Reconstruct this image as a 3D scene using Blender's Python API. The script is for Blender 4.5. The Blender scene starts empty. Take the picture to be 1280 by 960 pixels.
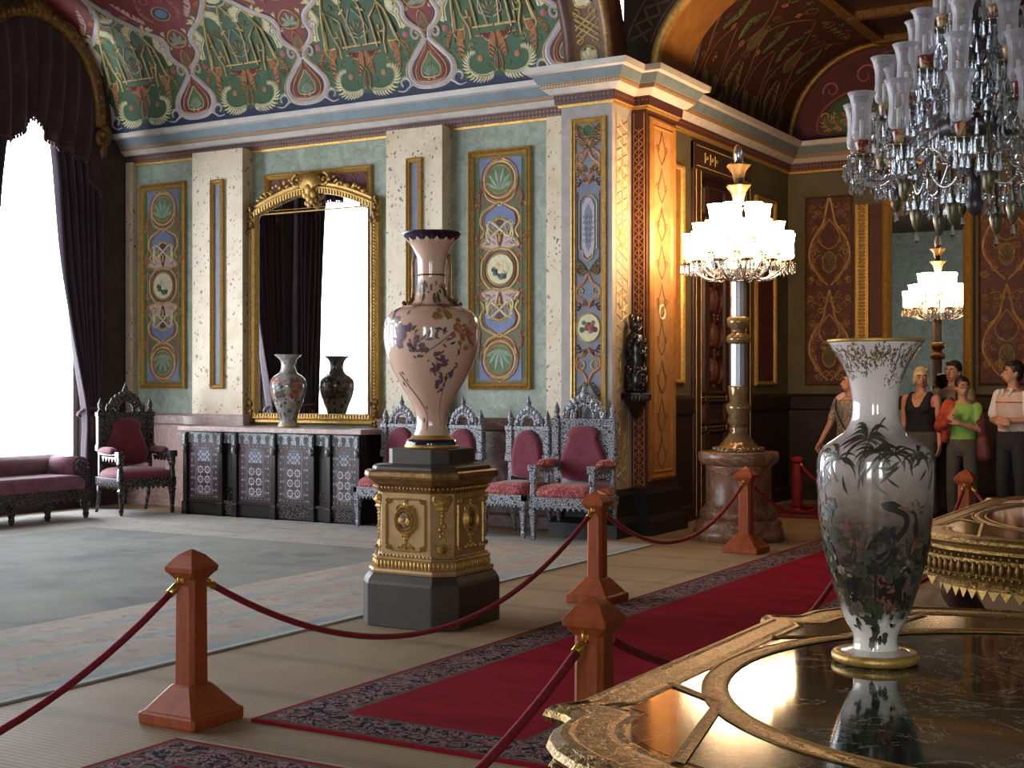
import bpy, math, random
from mathutils import Vector, Matrix, noise, geometry
SC = bpy.context.scene
COL = SC.collection
PI = math.pi
R = math.radians
rnd = random.Random(7)

# ---------------------------------------------------------------- materials
def lin(c):
    out = []
    for x in c[:3]:
        x = x / 255.0
        out.append(x / 12.92 if x <= 0.04045 else ((x + 0.055) / 1.055) ** 2.4)
    return (out[0], out[1], out[2], 1.0)

class NT:
    def __init__(s, name):
        s.mat = bpy.data.materials.new(name)
        s.mat.use_nodes = True
        s.n = s.mat.node_tree.nodes
        s.l = s.mat.node_tree.links
        s.n.clear()
        s.out = s.n.new('ShaderNodeOutputMaterial')
        s.tc = s.n.new('ShaderNodeTexCoord')
    def new(s, t, **kw):
        nd = s.n.new(t)
        for k, v in kw.items():
            if hasattr(nd, k): setattr(nd, k, v)
        return nd
    def link(s, a, b): s.l.new(a, b)
    def noise(s, scale, detail=4, rough=.55, dist=0, vec=None, stretch=None):
        nd = s.new('ShaderNodeTexNoise')
        nd.inputs['Scale'].default_value = scale
        nd.inputs['Detail'].default_value = detail
        nd.inputs['Roughness'].default_value = rough
        nd.inputs['Distortion'].default_value = dist
        s.link(vec or s.coord(stretch), nd.inputs['Vector'])
        return nd.outputs['Fac']
    def coord(s, stretch=None):
        if not stretch: return s.tc.outputs['Object']
        mp = s.new('ShaderNodeMapping')
        mp.inputs['Scale'].default_value = stretch
        s.link(s.tc.outputs['Object'], mp.inputs['Vector'])
        return mp.outputs['Vector']
    def voro(s, scale, feature='F1', vec=None, out='Distance', rnd_=1.0, stretch=None):
        nd = s.new('ShaderNodeTexVoronoi')
        nd.feature = feature
        nd.inputs['Scale'].default_value = scale
        nd.inputs['Randomness'].default_value = rnd_
        s.link(vec or s.coord(stretch), nd.inputs['Vector'])
        return nd.outputs[out]
    def ramp(s, fac, stops, interp='LINEAR'):
        nd = s.new('ShaderNodeValToRGB')
        cr = nd.color_ramp
        cr.interpolation = interp
        while len(cr.elements) < len(stops): cr.elements.new(.5)
        for e, (p, c) in zip(cr.elements, stops):
            e.position = p; e.color = lin(c) if not isinstance(c, float) else (c, c, c, 1)
        s.link(fac, nd.inputs['Fac'])
        return nd.outputs['Color']
    def mix(s, fac, a, b):
        nd = s.new('ShaderNodeMix', data_type='RGBA')
        if isinstance(fac, (int, float)): nd.inputs[0].default_value = fac
        else: s.link(fac, nd.inputs[0])
        for i, x in ((6, a), (7, b)):
            if isinstance(x, (tuple, list)): nd.inputs[i].default_value = lin(x)
            else: s.link(x, nd.inputs[i])
        return nd.outputs[2]
    def bump(s, h, strength=.3, dist=.01):
        nd = s.new('ShaderNodeBump')
        nd.inputs['Strength'].default_value = strength
        nd.inputs['Distance'].default_value = dist
        s.link(h, nd.inputs['Height'])
        return nd.outputs['Normal']
    def bsdf(s, col, rough=.5, metal=0, normal=None, coat=0, spec=.5, sheen=0):
        nd = s.new('ShaderNodeBsdfPrincipled')
        if isinstance(col, (tuple, list)): nd.inputs['Base Color'].default_value = lin(col)
        else: s.link(col, nd.inputs['Base Color'])
        if isinstance(rough, (int, float)): nd.inputs['Roughness'].default_value = rough
        else: s.link(rough, nd.inputs['Roughness'])
        nd.inputs['Metallic'].default_value = metal
        nd.inputs['Specular IOR Level'].default_value = spec
        nd.inputs['Coat Weight'].default_value = coat
        nd.inputs['Coat Roughness'].default_value = .06
        if sheen: nd.inputs['Sheen Weight'].default_value = sheen
        if normal is not None: s.link(normal, nd.inputs['Normal'])
        s.link(nd.outputs[0], s.out.inputs['Surface'])
        return nd

M = {}
def plain(name, c, rough=.5, metal=0, c2=None, scale=8, bump=0, bscale=40, coat=0, spec=.5, stretch=None, sheen=0):
    t = NT(name)
    col = c
    if c2 is not None:
        col = t.mix(t.ramp(t.noise(scale, 5, .6, .3, stretch=stretch), [(.3, 0.0), (.7, 1.0)]), c, c2)
    nrm = t.bump(t.noise(bscale, 3, .6, stretch=stretch), bump, .01) if bump else None
    t.bsdf(col, rough, metal, nrm, coat, spec, sheen)
    M[name] = t.mat
    return t.mat

plain('gold', (206, 168, 92), .38, .45, (166, 124, 58), 30, .25, 90)
plain('gold_dark', (146, 108, 56), .42, .5, (92, 62, 30), 22, .35, 70)
plain('gold_paint', (204, 176, 110), .5, .1, (164, 130, 70), 14)
plain('cream', (222, 214, 176), .55, 0, (196, 184, 138), 18)
plain('lilac_white', (188, 178, 182), .5, 0, (164, 152, 158), 6)
plain('green', (46, 76, 46), .6, 0, (58, 90, 54), 5)
plain('leaf_green', (92, 116, 66), .6, 0, (64, 92, 52), 14)
plain('grey_green', (150, 164, 138), .6, 0, (112, 132, 112), 16)
plain('red', (128, 42, 44), .6, 0, (104, 32, 36), 8)
plain('dark_red', (92, 32, 34), .6, 0, (70, 24, 26), 9)
plain('rose', (168, 96, 92), .6, 0, (140, 74, 76), 9)
plain('blue', (112, 126, 162), .6, 0, (90, 106, 144), 10)
plain('navy', (34, 46, 84), .6, 0, (26, 34, 62), 10)
plain('orange', (184, 126, 84), .6, 0, (152, 92, 58), 20)
plain('brown', (118, 84, 52), .6, 0, (88, 60, 38), 14)
plain('pink', (206, 176, 160), .6, 0, (182, 146, 132), 12)
plain('slate', (128, 132, 146), .6, 0, (104, 110, 128), 9)
plain('olive', (104, 98, 64), .6, 0, (84, 80, 52), 9)
plain('black', (16, 15, 15), .5)
PALN = ['gold_paint', 'cream', 'green', 'leaf_green', 'grey_green', 'red', 'dark_red', 'rose', 'blue', 'navy', 'orange', 'brown', 'pink', 'slate', 'olive', 'lilac_white', 'gold', 'black']
PAL = {n: i for i, n in enumerate(PALN)}

# ---------------------------------------------------------------- mesh builder
class MB:
    def __init__(s):
        s.v = []; s.f = []; s.m = []; s.s = []; s.X = None
    def add(s, vs, fs, mi=0, sm=False):
        o = len(s.v)
        if s.X is not None: vs = [tuple(s.X @ Vector(p)) for p in vs]
        s.v.extend(vs)
        for i, f in enumerate(fs):
            s.f.append([k + o for k in f])
            s.m.append(mi[i] if isinstance(mi, list) else mi); s.s.append(sm)
        return s
    def box(s, x0, x1, y0, y1, z0, z1, mi=0):
        vs = [(x, y, z) for z in (z0, z1) for y in (y0, y1) for x in (x0, x1)]
        return s.add(vs, [(0, 2, 3, 1), (4, 5, 7, 6), (0, 1, 5, 4), (2, 6, 7, 3), (0, 4, 6, 2), (1, 3, 7, 5)], mi)
    def frustum(s, cx, cy, z0, z1, a0, a1, b0=None, b1=None, mi=0):
        b0 = a0 if b0 is None else b0; b1 = a1 if b1 is None else b1
        vs = [(cx + i * a, cy + j * b, z) for z, a, b in ((z0, a0, b0), (z1, a1, b1)) for j in (-1, 1) for i in (-1, 1)]
        return s.add(vs, [(0, 2, 3, 1), (4, 5, 7, 6), (0, 1, 5, 4), (2, 6, 7, 3), (0, 4, 6, 2), (1, 3, 7, 5)], mi)
    def loft(s, rings, mi=0, sm=False, caps=True, closed=True, mj=None):
        n = len(rings[0]); vs = [p for r in rings for p in r]; fs = []; ms = []
        for i in range(len(rings) - 1):
            for j in range(n if closed else n - 1):
                k = (j + 1) % n
                fs.append((i * n + j, i * n + k, (i + 1) * n + k, (i + 1) * n + j))
                ms.append(mj[j] if mj else mi[i] if isinstance(mi, list) else mi)
        s.add(vs, fs, ms, sm)
        if caps and closed:
            o = len(s.v) - len(vs)
            s.f.append([o + j for j in range(n)][::-1]); s.m.append(ms[0]); s.s.append(False)
            s.f.append([o + (len(rings) - 1) * n + j for j in range(n)]); s.m.append(ms[-1]); s.s.append(False)
        return s
    def lathe(s, prof, c=(0, 0, 0), seg=32, mi=0, sm=True, wob=None, a0=0):
        rings = []
        for r, z in prof:
            ring = []
            for j in range(seg):
                a = a0 + 2 * PI * j / seg
                rr = r * (1 + (wob(a, z) if wob else 0))
                ring.append((c[0] + rr * math.cos(a), c[1] + rr * math.sin(a), c[2] + z))
            rings.append(ring)
        return s.loft(rings, mi, sm)
    def ngon(s, rz, n=8, c=(0, 0, 0), mi=0, chamf=None):
        """stack of square rings with chamfered corners: rz = (half, chamfer, z)"""
        rings = []
        for a, ch, z in rz:
            pts = [(a, -(a - ch)), (a, a - ch), (a - ch, a), (-(a - ch), a), (-a, a - ch), (-a, -(a - ch)), (-(a - ch), -a), (a - ch, -a)]
            rings.append([(c[0] + x, c[1] + y, c[2] + z) for x, y in pts])
        return s.loft(rings, mi)
    def tube(s, pts, r, seg=8, mi=0, caps=True, sm=True):
        P = [Vector(p) for p in pts]; n = len(P)
        rr = r if isinstance(r, (list, tuple)) else [r] * n
        rings = []; up = None
        for i in range(n):
            t = (P[min(i + 1, n - 1)] - P[max(i - 1, 0)])
            if t.length < 1e-9: t = Vector((0, 0, 1))
            t.normalize()
            if up is None:
                up = Vector((0, 0, 1)) if abs(t.z) < .9 else Vector((1, 0, 0))
            a = (up - t * up.dot(t))
            if a.length < 1e-6: a = t.orthogonal()
            a.normalize(); up = a; b = t.cross(a)
            rings.append([tuple(P[i] + (a * math.cos(2 * PI * j / seg) + b * math.sin(2 * PI * j / seg)) * rr[i]) for j in range(seg)])
        return s.loft(rings, mi, sm, caps)
    def ball(s, c, r, seg=12, mi=0, sq=(1, 1, 1), k=8):
        rings = []
        for i in range(k + 1):
            a = -PI / 2 + PI * i / k
            q = max(math.cos(a), .02)
            rings.append([(c[0] + r * sq[0] * q * math.cos(2 * PI * j / seg), c[1] + r * sq[1] * q * math.sin(2 * PI * j / seg), c[2] + r * sq[2] * math.sin(a)) for j in range(seg)])
        return s.loft(rings, mi, True)
    def prism(s, poly, f, t0, t1, mi=0, side=None):
        """2-D outline extruded: f(a, b, t) -> point"""
        tri = geometry.tessellate_polygon([[Vector((a, b, 0)) for a, b in poly]])
        n = len(poly)
        vs = [f(a, b, t0) for a, b in poly] + [f(a, b, t1) for a, b in poly]
        fs = [tuple(t) for t in tri] + [tuple(k + n for k in t) for t in tri]
        ms = [mi] * len(fs)
        for i in range(n):
            j = (i + 1) % n
            fs.append((i, j, j + n, i + n)); ms.append(mi if side is None else side)
        return s.add(vs, fs, ms)
    def sweep(s, prof, path, mi=0, closed=False, zax=False):
        """prof (out, z) swept with mitres along a plan path (x, y); out is to the right of travel"""
        P = [Vector((p[0], p[1])) for p in path]; n = len(P); rings = []
        for i in range(n):
            d0 = (P[i] - P[i - 1]).normalized() if (i or closed) else None
            d1 = (P[(i + 1) % n] - P[i]).normalized() if (i < n - 1 or closed) else None
            d0 = d0 or d1; d1 = d1 or d0
            n0 = Vector((d0.y, -d0.x)); n1 = Vector((d1.y, -d1.x))
            m = (n0 + n1); q = m.length_squared
            m = m * (2 / q) if q > 1e-6 else n0
            rings.append([(P[i].x + m.x * o, P[i].y + m.y * o, z) for o, z in prof])
        k = len(prof); vs = [p for r in rings for p in r]; fs = []; ms = []
        for i in range(n if closed else n - 1):
            for j in range(k - 1):
                i2 = (i + 1) % n
                fs.append((i * k + j, i2 * k + j, i2 * k + j + 1, i * k + j + 1))
                ms.append(mi[j] if isinstance(mi, list) else mi)
        s.add(vs, fs, ms)
        if not closed:
            o = len(s.v) - len(vs)
            for b in (0, (n - 1) * k):
                s.f.append([o + b + j for j in range(k)]); s.m.append(ms[-1]); s.s.append(False)
        return s
    def frame(s, f, u0, u1, v0, v1, prof, mi=0):
        """rectangular moulding: prof (inset, height); f(u, v, h)"""
        rings = []
        for (su, sv, u, v) in ((1, 1, u0, v0), (-1, 1, u1, v0), (-1, -1, u1, v1), (1, -1, u0, v1)):
            rings.append([f(u + su * i, v + sv * i, h) for i, h in prof])
        rings.append(rings[0])
        k = len(prof); vs = [p for r in rings for p in r]; fs = []
        for i in range(4):
            for j in range(k - 1):
                fs.append((i * k + j, (i + 1) * k + j, (i + 1) * k + j + 1, i * k + j + 1))
        return s.add(vs, fs, mi)
    def build(s, name, mats, parent=None, bev=0, bseg=2, sub=0, recalc=True, loc=None, autosm=True):
        me = bpy.data.meshes.new(name)
        me.from_pydata(s.v, [], s.f)
        if not isinstance(mats, (list, tuple)): mats = [mats]
        for m in mats: me.materials.append(M[m] if isinstance(m, str) else m)
        me.polygons.foreach_set('material_index', s.m)
        me.polygons.foreach_set('use_smooth', s.s)
        if recalc:
            import bmesh
            bm = bmesh.new(); bm.from_mesh(me)
            bmesh.ops.recalc_face_normals(bm, faces=bm.faces[:])
            bm.to_mesh(me); bm.free()
        me.update()
        o = bpy.data.objects.new(name, me); COL.objects.link(o)
        if parent is not None: o.parent = parent
        if loc: o.location = loc
        if bev:
            md = o.modifiers.new('bevel', 'BEVEL'); md.width = bev; md.segments = bseg; md.limit_method = 'ANGLE'; md.angle_limit = R(40)
        if sub:
            md = o.modifiers.new('sub', 'SUBSURF'); md.levels = sub; md.render_levels = sub
        return o

def tag(o, label=None, cat=None, group=None, kind=None):
    if label: o['label'] = label
    if cat: o['category'] = cat
    if group: o['group'] = group
    if kind: o['kind'] = kind
    return o
def thing(name, label, cat, loc=(0, 0, 0), rz=0, group=None):
    o = bpy.data.objects.new(name, None); COL.objects.link(o)
    o.empty_display_size = .1
    o.location = loc; o.rotation_euler = (0, 0, rz)
    return tag(o, label, cat, group)
def struct(name, mb, mats, **kw):
    o = mb.build(name, mats, **kw)
    o['kind'] = 'structure'
    return o
def dup(root, loc=None, rz=None, label=None, group=None):
    r = root.copy(); COL.objects.link(r)
    if loc is not None: r.location = loc
    if rz is not None: r.rotation_euler = (0, 0, rz)
    if label: r['label'] = label
    if group: r['group'] = group
    for ch in list(root.children):
        c = ch.copy(); COL.objects.link(c); c.parent = r
        for g in list(ch.children):
            d = g.copy(); COL.objects.link(d); d.parent = c
    return r

# plane maps: (u, v, h) -> point; h points out of the surface
def front(Y): return lambda u, v, h: (u, Y - h, v)          # wall facing -Y
def side(X): return lambda u, v, h: (X + h, u, v)           # wall facing +X

def crom(pts, n=6):
    out = []
    P = [Vector(p) for p in pts]
    for i in range(len(P) - 1):
        p0 = P[max(i - 1, 0)]; p1 = P[i]; p2 = P[i + 1]; p3 = P[min(i + 2, len(P) - 1)]
        for k in range(n):
            t = k / n
            q = .5 * ((2 * p1) + (p2 - p0) * t + (2 * p0 - 5 * p1 + 4 * p2 - p3) * t * t + (3 * p1 - p0 - 3 * p2 + p3) * t ** 3)
            out.append(tuple(q))
    out.append(tuple(P[-1]))
    return out

class Orn(MB):
    """flat and ridged ornament laid on a surface through a map (u, v, h)"""
    def __init__(s, f):
        super().__init__(); s.map = f; s.T = [lambda u, v: (u, v)]; s.hk = 0
    def p(s, T, u, v, h):
        a, b = T(u, v)
        return s.map(a, b, h)
    def h(s):
        s.hk = (s.hk + 1) % 7
        return s.hk * .0003
    def rib(s, pts, w, mi, h0=.002, h1=.008, taper=None):
        n = len(pts); e0 = s.h()
        for ti, T in enumerate(s.T):
            e = e0 + ti * .00025
            vs = []
            for i in range(n):
                a = pts[max(i - 1, 0)]; b = pts[min(i + 1, n - 1)]
                dx, dy = b[0] - a[0], b[1] - a[1]; L = math.hypot(dx, dy) or 1
                nx, ny = -dy / L, dx / L
                t = i / (n - 1) if n > 1 else 0
                k = 1 if not taper else (taper[0] * (1 - t) + taper[1] * t if len(taper) == 2 else (taper[0] * (1 - 2 * t) + taper[1] * 2 * t if t < .5 else taper[1] * (2 - 2 * t) + taper[2] * (2 * t - 1)))
                q = w * .5 * k
                u, v = pts[i][0], pts[i][1]
                vs += [s.p(T, u + nx * q, v + ny * q, h0 + e), s.p(T, u, v, h1 + e), s.p(T, u - nx * q, v - ny * q, h0 + e)]
            fs = []
            for i in range(n - 1):
                fs += [(i * 3, i * 3 + 1, i * 3 + 4, i * 3 + 3), (i * 3 + 1, i * 3 + 2, i * 3 + 5, i * 3 + 4)]
            s.add(vs, fs, PAL[mi])
        return s
    def fill(s, poly, mi, h=.0015):
        e = s.h()
        tri = geometry.tessellate_polygon([[Vector((a, b, 0)) for a, b in poly]])
        for ti, T in enumerate(s.T):
            s.add([s.p(T, a, b, h + e + ti * .00025) for a, b in poly], [tuple(t) for t in tri], PAL[mi])
        return s
    def strip(s, L, Rr, mi, h=.0015, n=4):
        """fill between two polylines of equal length"""
        e0 = s.h(); m = len(L)
        for ti, T in enumerate(s.T):
            e = e0 + ti * .00025
            vs = []; fs = []
            for i in range(m):
                for k in range(n + 1):
                    t = k / n
                    vs.append(s.p(T, L[i][0] * (1 - t) + Rr[i][0] * t, L[i][1] * (1 - t) + Rr[i][1] * t, h + e))
            for i in range(m - 1):
                for k in range(n):
                    a = i * (n + 1) + k
                    fs.append((a, a + 1, a + n + 2, a + n + 1))
            s.add(vs, fs, PAL[mi])
        return s
    def disc(s, c, r, mi, h=.002, ry=None, n=20, dome=0):
        e = s.h(); ry = ry or r
        e0 = e
        for ti, T in enumerate(s.T):
            e = e0 + ti * .00025
            vs = [s.p(T, c[0], c[1], h + e + dome)] + [s.p(T, c[0] + r * math.cos(2 * PI * i / n), c[1] + ry * math.sin(2 * PI * i / n), h + e) for i in range(n)]
            s.add(vs, [(0, i + 1, (i + 1) % n + 1) for i in range(n)], PAL[mi])
        return s
    def ring(s, c, r, w, mi, h0=.003, h1=.01, ry=None, n=28):
        ry = ry or r
        return s.rib([(c[0] + r * math.cos(2 * PI * i / n), c[1] + ry * math.sin(2 * PI * i / n)) for i in range(n + 1)], w, mi, h0, h1)
    def spiral(s, c, r0, r1, a0, a1, w, mi, h0=.002, h1=.008, n=22, taper=(1, .5)):
        pts = []
        for i in range(n + 1):
            t = i / n; a = R(a0 + (a1 - a0) * t); r = r0 + (r1 - r0) * t
            pts.append((c[0] + r * math.cos(a), c[1] + r * math.sin(a)))
        s.rib(pts, w, mi, h0, h1, taper)
        return pts
    def feather(s, spine, wid, n, mi, rib=None, side=1, h=.004, both=False):
        """acanthus: a row of curled lobes along a spine"""
        P = crom(spine, 8); m = len(P)
        for sd in ((1, -1) if both else (side,)):
            for k in range(n):
                t = (k + .5) / n; i = min(int(t * (m - 1)), m - 2)
                a = P[i]; b = P[i + 1]
                dx, dy = b[0] - a[0], b[1] - a[1]; L = math.hypot(dx, dy) or 1
                dx /= L; dy /= L; nx, ny = -dy * sd, dx * sd
                w = wid * (math.sin(PI * (.15 + .8 * t)) ** .7)
                s.rib([(a[0], a[1]), (a[0] + nx * w * .55 + dx * w * .18, a[1] + ny * w * .55 + dy * w * .18), (a[0] + nx * w + dx * w * .6, a[1] + ny * w + dy * w * .6)],
                      max(wid * .3, 1.15 * (m / n) * L * .55), mi, h, h + .006, (1.0, 1.0, .35))
        if rib:
            s.rib(P, wid * .5, mi, h - .001, h + .004, (1, .3)); s.rib(P, wid * .16, rib, h + .001, h + .008, (1, .3))
        return s
    def palm(s, c, r, n, mi, a0=0, spread=150, w=None, rib=None, h=.003):
        """palmette: a fan of drop-shaped lobes"""
        for k in range(n):
            a = R(90 + a0 + (k / (n - 1) - .5) * spread * 1.0)
            rr = r * (1 - .25 * abs(k / (n - 1) - .5) * 2)
            e = (c[0] + rr * math.cos(a), c[1] + rr * math.sin(a))
            mm = (c[0] + rr * .6 * math.cos(a), c[1] + rr * .6 * math.sin(a))
            s.rib([c, mm, e], w or r * 3.0 / n, mi, h, h + .006, (.25, 1.0, .45))
            if rib: s.rib([c, e], (w or r * 3.0 / n) * .25, rib, h + .006, h + .009)
        return s
    def flower(s, c, r, mi, mi2, n=6, seed=0, h=.004):
        q = random.Random(seed)
        for k in range(n):
            a = 2 * PI * k / n + q.random()
            s.disc((c[0] + r * .55 * math.cos(a), c[1] + r * .55 * math.sin(a)), r * .5, mi if k % 2 else mi2, h + .0005 * k, n=9, dome=.003)
        s.disc(c, r * .35, mi2, h + .004, n=9, dome=.003)
        return s
    def done(s, name, parent=None): return s.build(name, PALN, parent, recalc=False)
MIRU = lambda c=0: [lambda u, v: (c + u, v), lambda u, v: (c - u, v)]
# ---------------------------------------------------------------- more materials
def m_matting():
    t = NT('matting')
    base = t.ramp(t.noise(1.3, 6, .6, .4), [(.25, (128, 108, 82)), (.75, (164, 142, 110))])
    w = t.new('ShaderNodeTexWave'); w.bands_direction = 'Y'
    w.inputs['Scale'].default_value = 9.0; w.inputs['Distortion'].default_value = .6; w.inputs['Detail'].default_value = 2
    t.link(t.tc.outputs['Object'], w.inputs['Vector'])
    c = t.mix(t.ramp(w.outputs['Fac'], [(.0, .55), (.35, 0.0)]), base, (92, 74, 54))
    w2 = t.new('ShaderNodeTexWave'); w2.bands_direction = 'Y'; w2.inputs['Scale'].default_value = .42
    w2.inputs['Distortion'].default_value = 1.0; t.link(t.tc.outputs['Object'], w2.inputs['Vector'])
    c = t.mix(t.ramp(w2.outputs['Fac'], [(0.0, .35), (.12, 0.0)]), c, (78, 62, 46))
    t.bsdf(c, .62, 0, t.bump(w.outputs['Fac'], .35, .004)); M['matting'] = t.mat
m_matting()
def m_green_marble():
    t = NT('green_marble')
    a = t.noise(5, 8, .68, .8)
    c = t.ramp(a, [(.28, (108, 116, 102)), (.45, (136, 146, 128)), (.6, (156, 164, 146)), (.78, (178, 182, 166))])
    v = t.voro(9, 'DISTANCE_TO_EDGE')
    c = t.mix(t.ramp(v, [(0.0, .4), (.06, 0.0)]), c, (104, 116, 104))
    t.bsdf(c, .42); M['green_marble'] = t.mat
m_green_marble()
def m_cream_marble():
    t = NT('cream_marble')
    c = t.ramp(t.noise(2.2, 6, .6, .6), [(.3, (196, 172, 136)), (.55, (214, 198, 168)), (.75, (192, 170, 150))])
    vec = t.new('ShaderNodeVectorMath', operation='ADD')
    nz = t.new('ShaderNodeTexNoise'); nz.inputs['Scale'].default_value = 12; t.link(t.tc.outputs['Object'], nz.inputs['Vector'])
    sc = t.new('ShaderNodeVectorMath', operation='SCALE'); sc.inputs['Scale'].default_value = .09
    t.link(nz.outputs['Color'], sc.inputs[0]); t.link(t.tc.outputs['Object'], vec.inputs[0]); t.link(sc.outputs[0], vec.inputs[1])
    mp = t.new('ShaderNodeMapping'); mp.inputs['Scale'].default_value = (1.25, 1.25, .9); mp.inputs['Rotation'].default_value = (0, .6, 0)
    t.link(vec.outputs[0], mp.inputs['Vector'])
    s1 = t.voro(17, vec=mp.outputs[0])
    keep = t.ramp(t.noise(3.1, 3), [(.42, 0.0), (.56, 1.0)])
    m1 = t.new('ShaderNodeMath', operation='MULTIPLY'); t.link(t.ramp(s1, [(.17, 1.0), (.27, 0.0)]), m1.inputs[0]); t.link(keep, m1.inputs[1])
    c = t.mix(m1.outputs[0], c, (58, 52, 56))
    s2 = t.voro(5.2, vec=mp.outputs[0])
    c = t.mix(t.ramp(s2, [(.09, .8), (.14, 0.0)]), c, (92, 90, 88))
    t.bsdf(c, .35); M['cream_marble'] = t.mat
m_cream_marble()
def m_veined(name, c1, c2, c3, vein, scale=3, rough=.15, veinw=.03, coat=0, vs=2.2, spec=.5):
    t = NT(name)
    c = t.ramp(t.noise(scale, 8, .65, 1.0), [(.3, c1), (.52, c2), (.75, c3)])
    nz = t.noise(vs, 6, .7, 1.6)
    c = t.mix(t.ramp(nz, [(.5 - veinw, 0.0), (.5, .9), (.5 + veinw, 0.0)]), c, vein)
    t.bsdf(c, rough, 0, None, coat, spec); M[name] = t.mat
m_veined('pink_marble', (190, 150, 140), (206, 168, 158), (214, 186, 172), (226, 208, 200), 3, .35)
m_veined('grey_pink_marble', (150, 124, 120), (172, 146, 140), (186, 162, 154), (200, 184, 176), 4, .3)
m_veined('shaded_marble', (62, 42, 38), (84, 58, 50), (106, 76, 64), (130, 100, 86), 4, .3)
m_veined('rust_marble', (100, 64, 46), (128, 88, 66), (150, 110, 86), (168, 136, 112), 7, .3)
m_veined('table_marble', (18, 24, 20), (30, 40, 34), (52, 60, 50), (168, 166, 142), 7, .05, .016, .3, 3.4)
m_veined('table_marble_light', (40, 40, 28), (62, 60, 42), (88, 82, 58), (140, 130, 96), 7, .1, .02, .2, 3.4)
plain('dark_wood', (68, 36, 26), .38, 0, (42, 24, 19), 6, .15, 30, stretch=(6, 6, .7))
plain('dark_wall_wood', (46, 28, 22), .5, 0, (32, 20, 17), 5)
plain('wing_wall', (104, 94, 66), .6, 0, (86, 78, 54), 3)
plain('spandrel', (62, 40, 32), .6, 0, (46, 30, 25), 5)
plain('cove_red', (74, 30, 26), .65, 0, (52, 34, 26), 6)
plain('wing_red', (98, 42, 34), .6, 0, (74, 34, 28), 7)
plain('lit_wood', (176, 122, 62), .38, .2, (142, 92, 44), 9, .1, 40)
plain('strap_wood', (94, 54, 38), .45, 0, (72, 40, 29), 10, .2, 50)
plain('ceiling_paint', (86, 62, 44), .7, 0, (66, 48, 34), 2)
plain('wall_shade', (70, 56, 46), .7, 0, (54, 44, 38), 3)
plain('cornice_blue', (116, 130, 136), .55, 0, (98, 112, 118), 6)
plain('cornice_white', (206, 198, 190), .5, 0, (184, 176, 168), 6)
def m_fret(name, c1, c2, scale, rough=.5):
    t = NT(name)
    v = t.voro(scale, 'F1', rnd_=.15)
    c = t.mix(t.ramp(v, [(.25, 1.0), (.4, 0.0)]), c1, c2)
    t.bsdf(c, rough, 0, t.bump(v, .5, .01)); M[name] = t.mat
m_fret('cornice_red', (74, 36, 32), (128, 82, 56), 22)
m_fret('cornice_bead', (140, 106, 74), (190, 156, 104), 30)
def m_glass(name, tint=(255, 255, 255), gloss=.12, rough=.02, fac=.55):
    t = NT(name)
    tr = t.new('ShaderNodeBsdfTransparent'); tr.inputs['Color'].default_value = lin(tint)
    gl = t.new('ShaderNodeBsdfGlossy'); gl.inputs['Roughness'].default_value = rough; gl.inputs['Color'].default_value = (1, 1, 1, 1)
    lw = t.new('ShaderNodeLayerWeight'); lw.inputs['Blend'].default_value = fac
    ma = t.new('ShaderNodeMath', operation='MULTIPLY_ADD'); ma.use_clamp = True
    t.link(lw.outputs['Facing'], ma.inputs[0]); ma.inputs[1].default_value = .6; ma.inputs[2].default_value = gloss
    mx = t.new('ShaderNodeMixShader'); t.link(ma.outputs[0], mx.inputs[0]); t.link(tr.outputs[0], mx.inputs[1]); t.link(gl.outputs[0], mx.inputs[2])
    t.link(mx.outputs[0], t.out.inputs['Surface']); M[name] = t.mat
m_glass('pane', (250, 252, 255), .03, .0, .3)
m_glass('crystal', (215, 222, 230), .5, .04, .5)
def m_frost():
    t = NT('shade_glass')
    tr = t.new('ShaderNodeBsdfTransparent'); tr.inputs['Color'].default_value = (.86, .86, .88, 1)
    df = t.new('ShaderNodeBsdfPrincipled'); df.inputs['Base Color'].default_value = lin((205, 200, 205)); df.inputs['Roughness'].default_value = .12
    lw = t.new('ShaderNodeLayerWeight'); lw.inputs['Blend'].default_value = .4
    ma = t.new('ShaderNodeMath', operation='MULTIPLY_ADD'); ma.use_clamp = True
    t.link(lw.outputs['Facing'], ma.inputs[0]); ma.inputs[1].default_value = .75; ma.inputs[2].default_value = .2
    mx = t.new('ShaderNodeMixShader'); t.link(ma.outputs[0], mx.inputs[0]); t.link(tr.outputs[0], mx.inputs[1]); t.link(df.outputs[0], mx.inputs[2])
    t.link(mx.outputs[0], t.out.inputs['Surface']); M['shade_glass'] = t.mat
m_frost()
def m_emit(name, c, st):
    t = NT(name)
    e = t.new('ShaderNodeEmission'); e.inputs['Color'].default_value = lin(c); e.inputs['Strength'].default_value = st
    t.link(e.outputs[0], t.out.inputs['Surface']); M[name] = t.mat
LAMP_ST = 34
m_emit('lit_shade', (255, 210, 158), LAMP_ST)
def m_engraved():
    t = NT('gold_engraved')
    v = t.voro(26, 'SMOOTH_F1' if False else 'F1'); n = t.noise(46, 3, .6, 3.0)
    c = t.mix(t.ramp(n, [(.42, 0.0), (.58, 1.0)]), (84, 60, 26), (182, 144, 74))
    t.bsdf(c, .3, .75, t.bump(n, .5, .008)); M['gold_engraved'] = t.mat
m_engraved()
def m_mirror():
    t = NT('mirror_glass'); t.bsdf((226, 228, 226), .0, 1.0); M['mirror_glass'] = t.mat
m_mirror()

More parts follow.
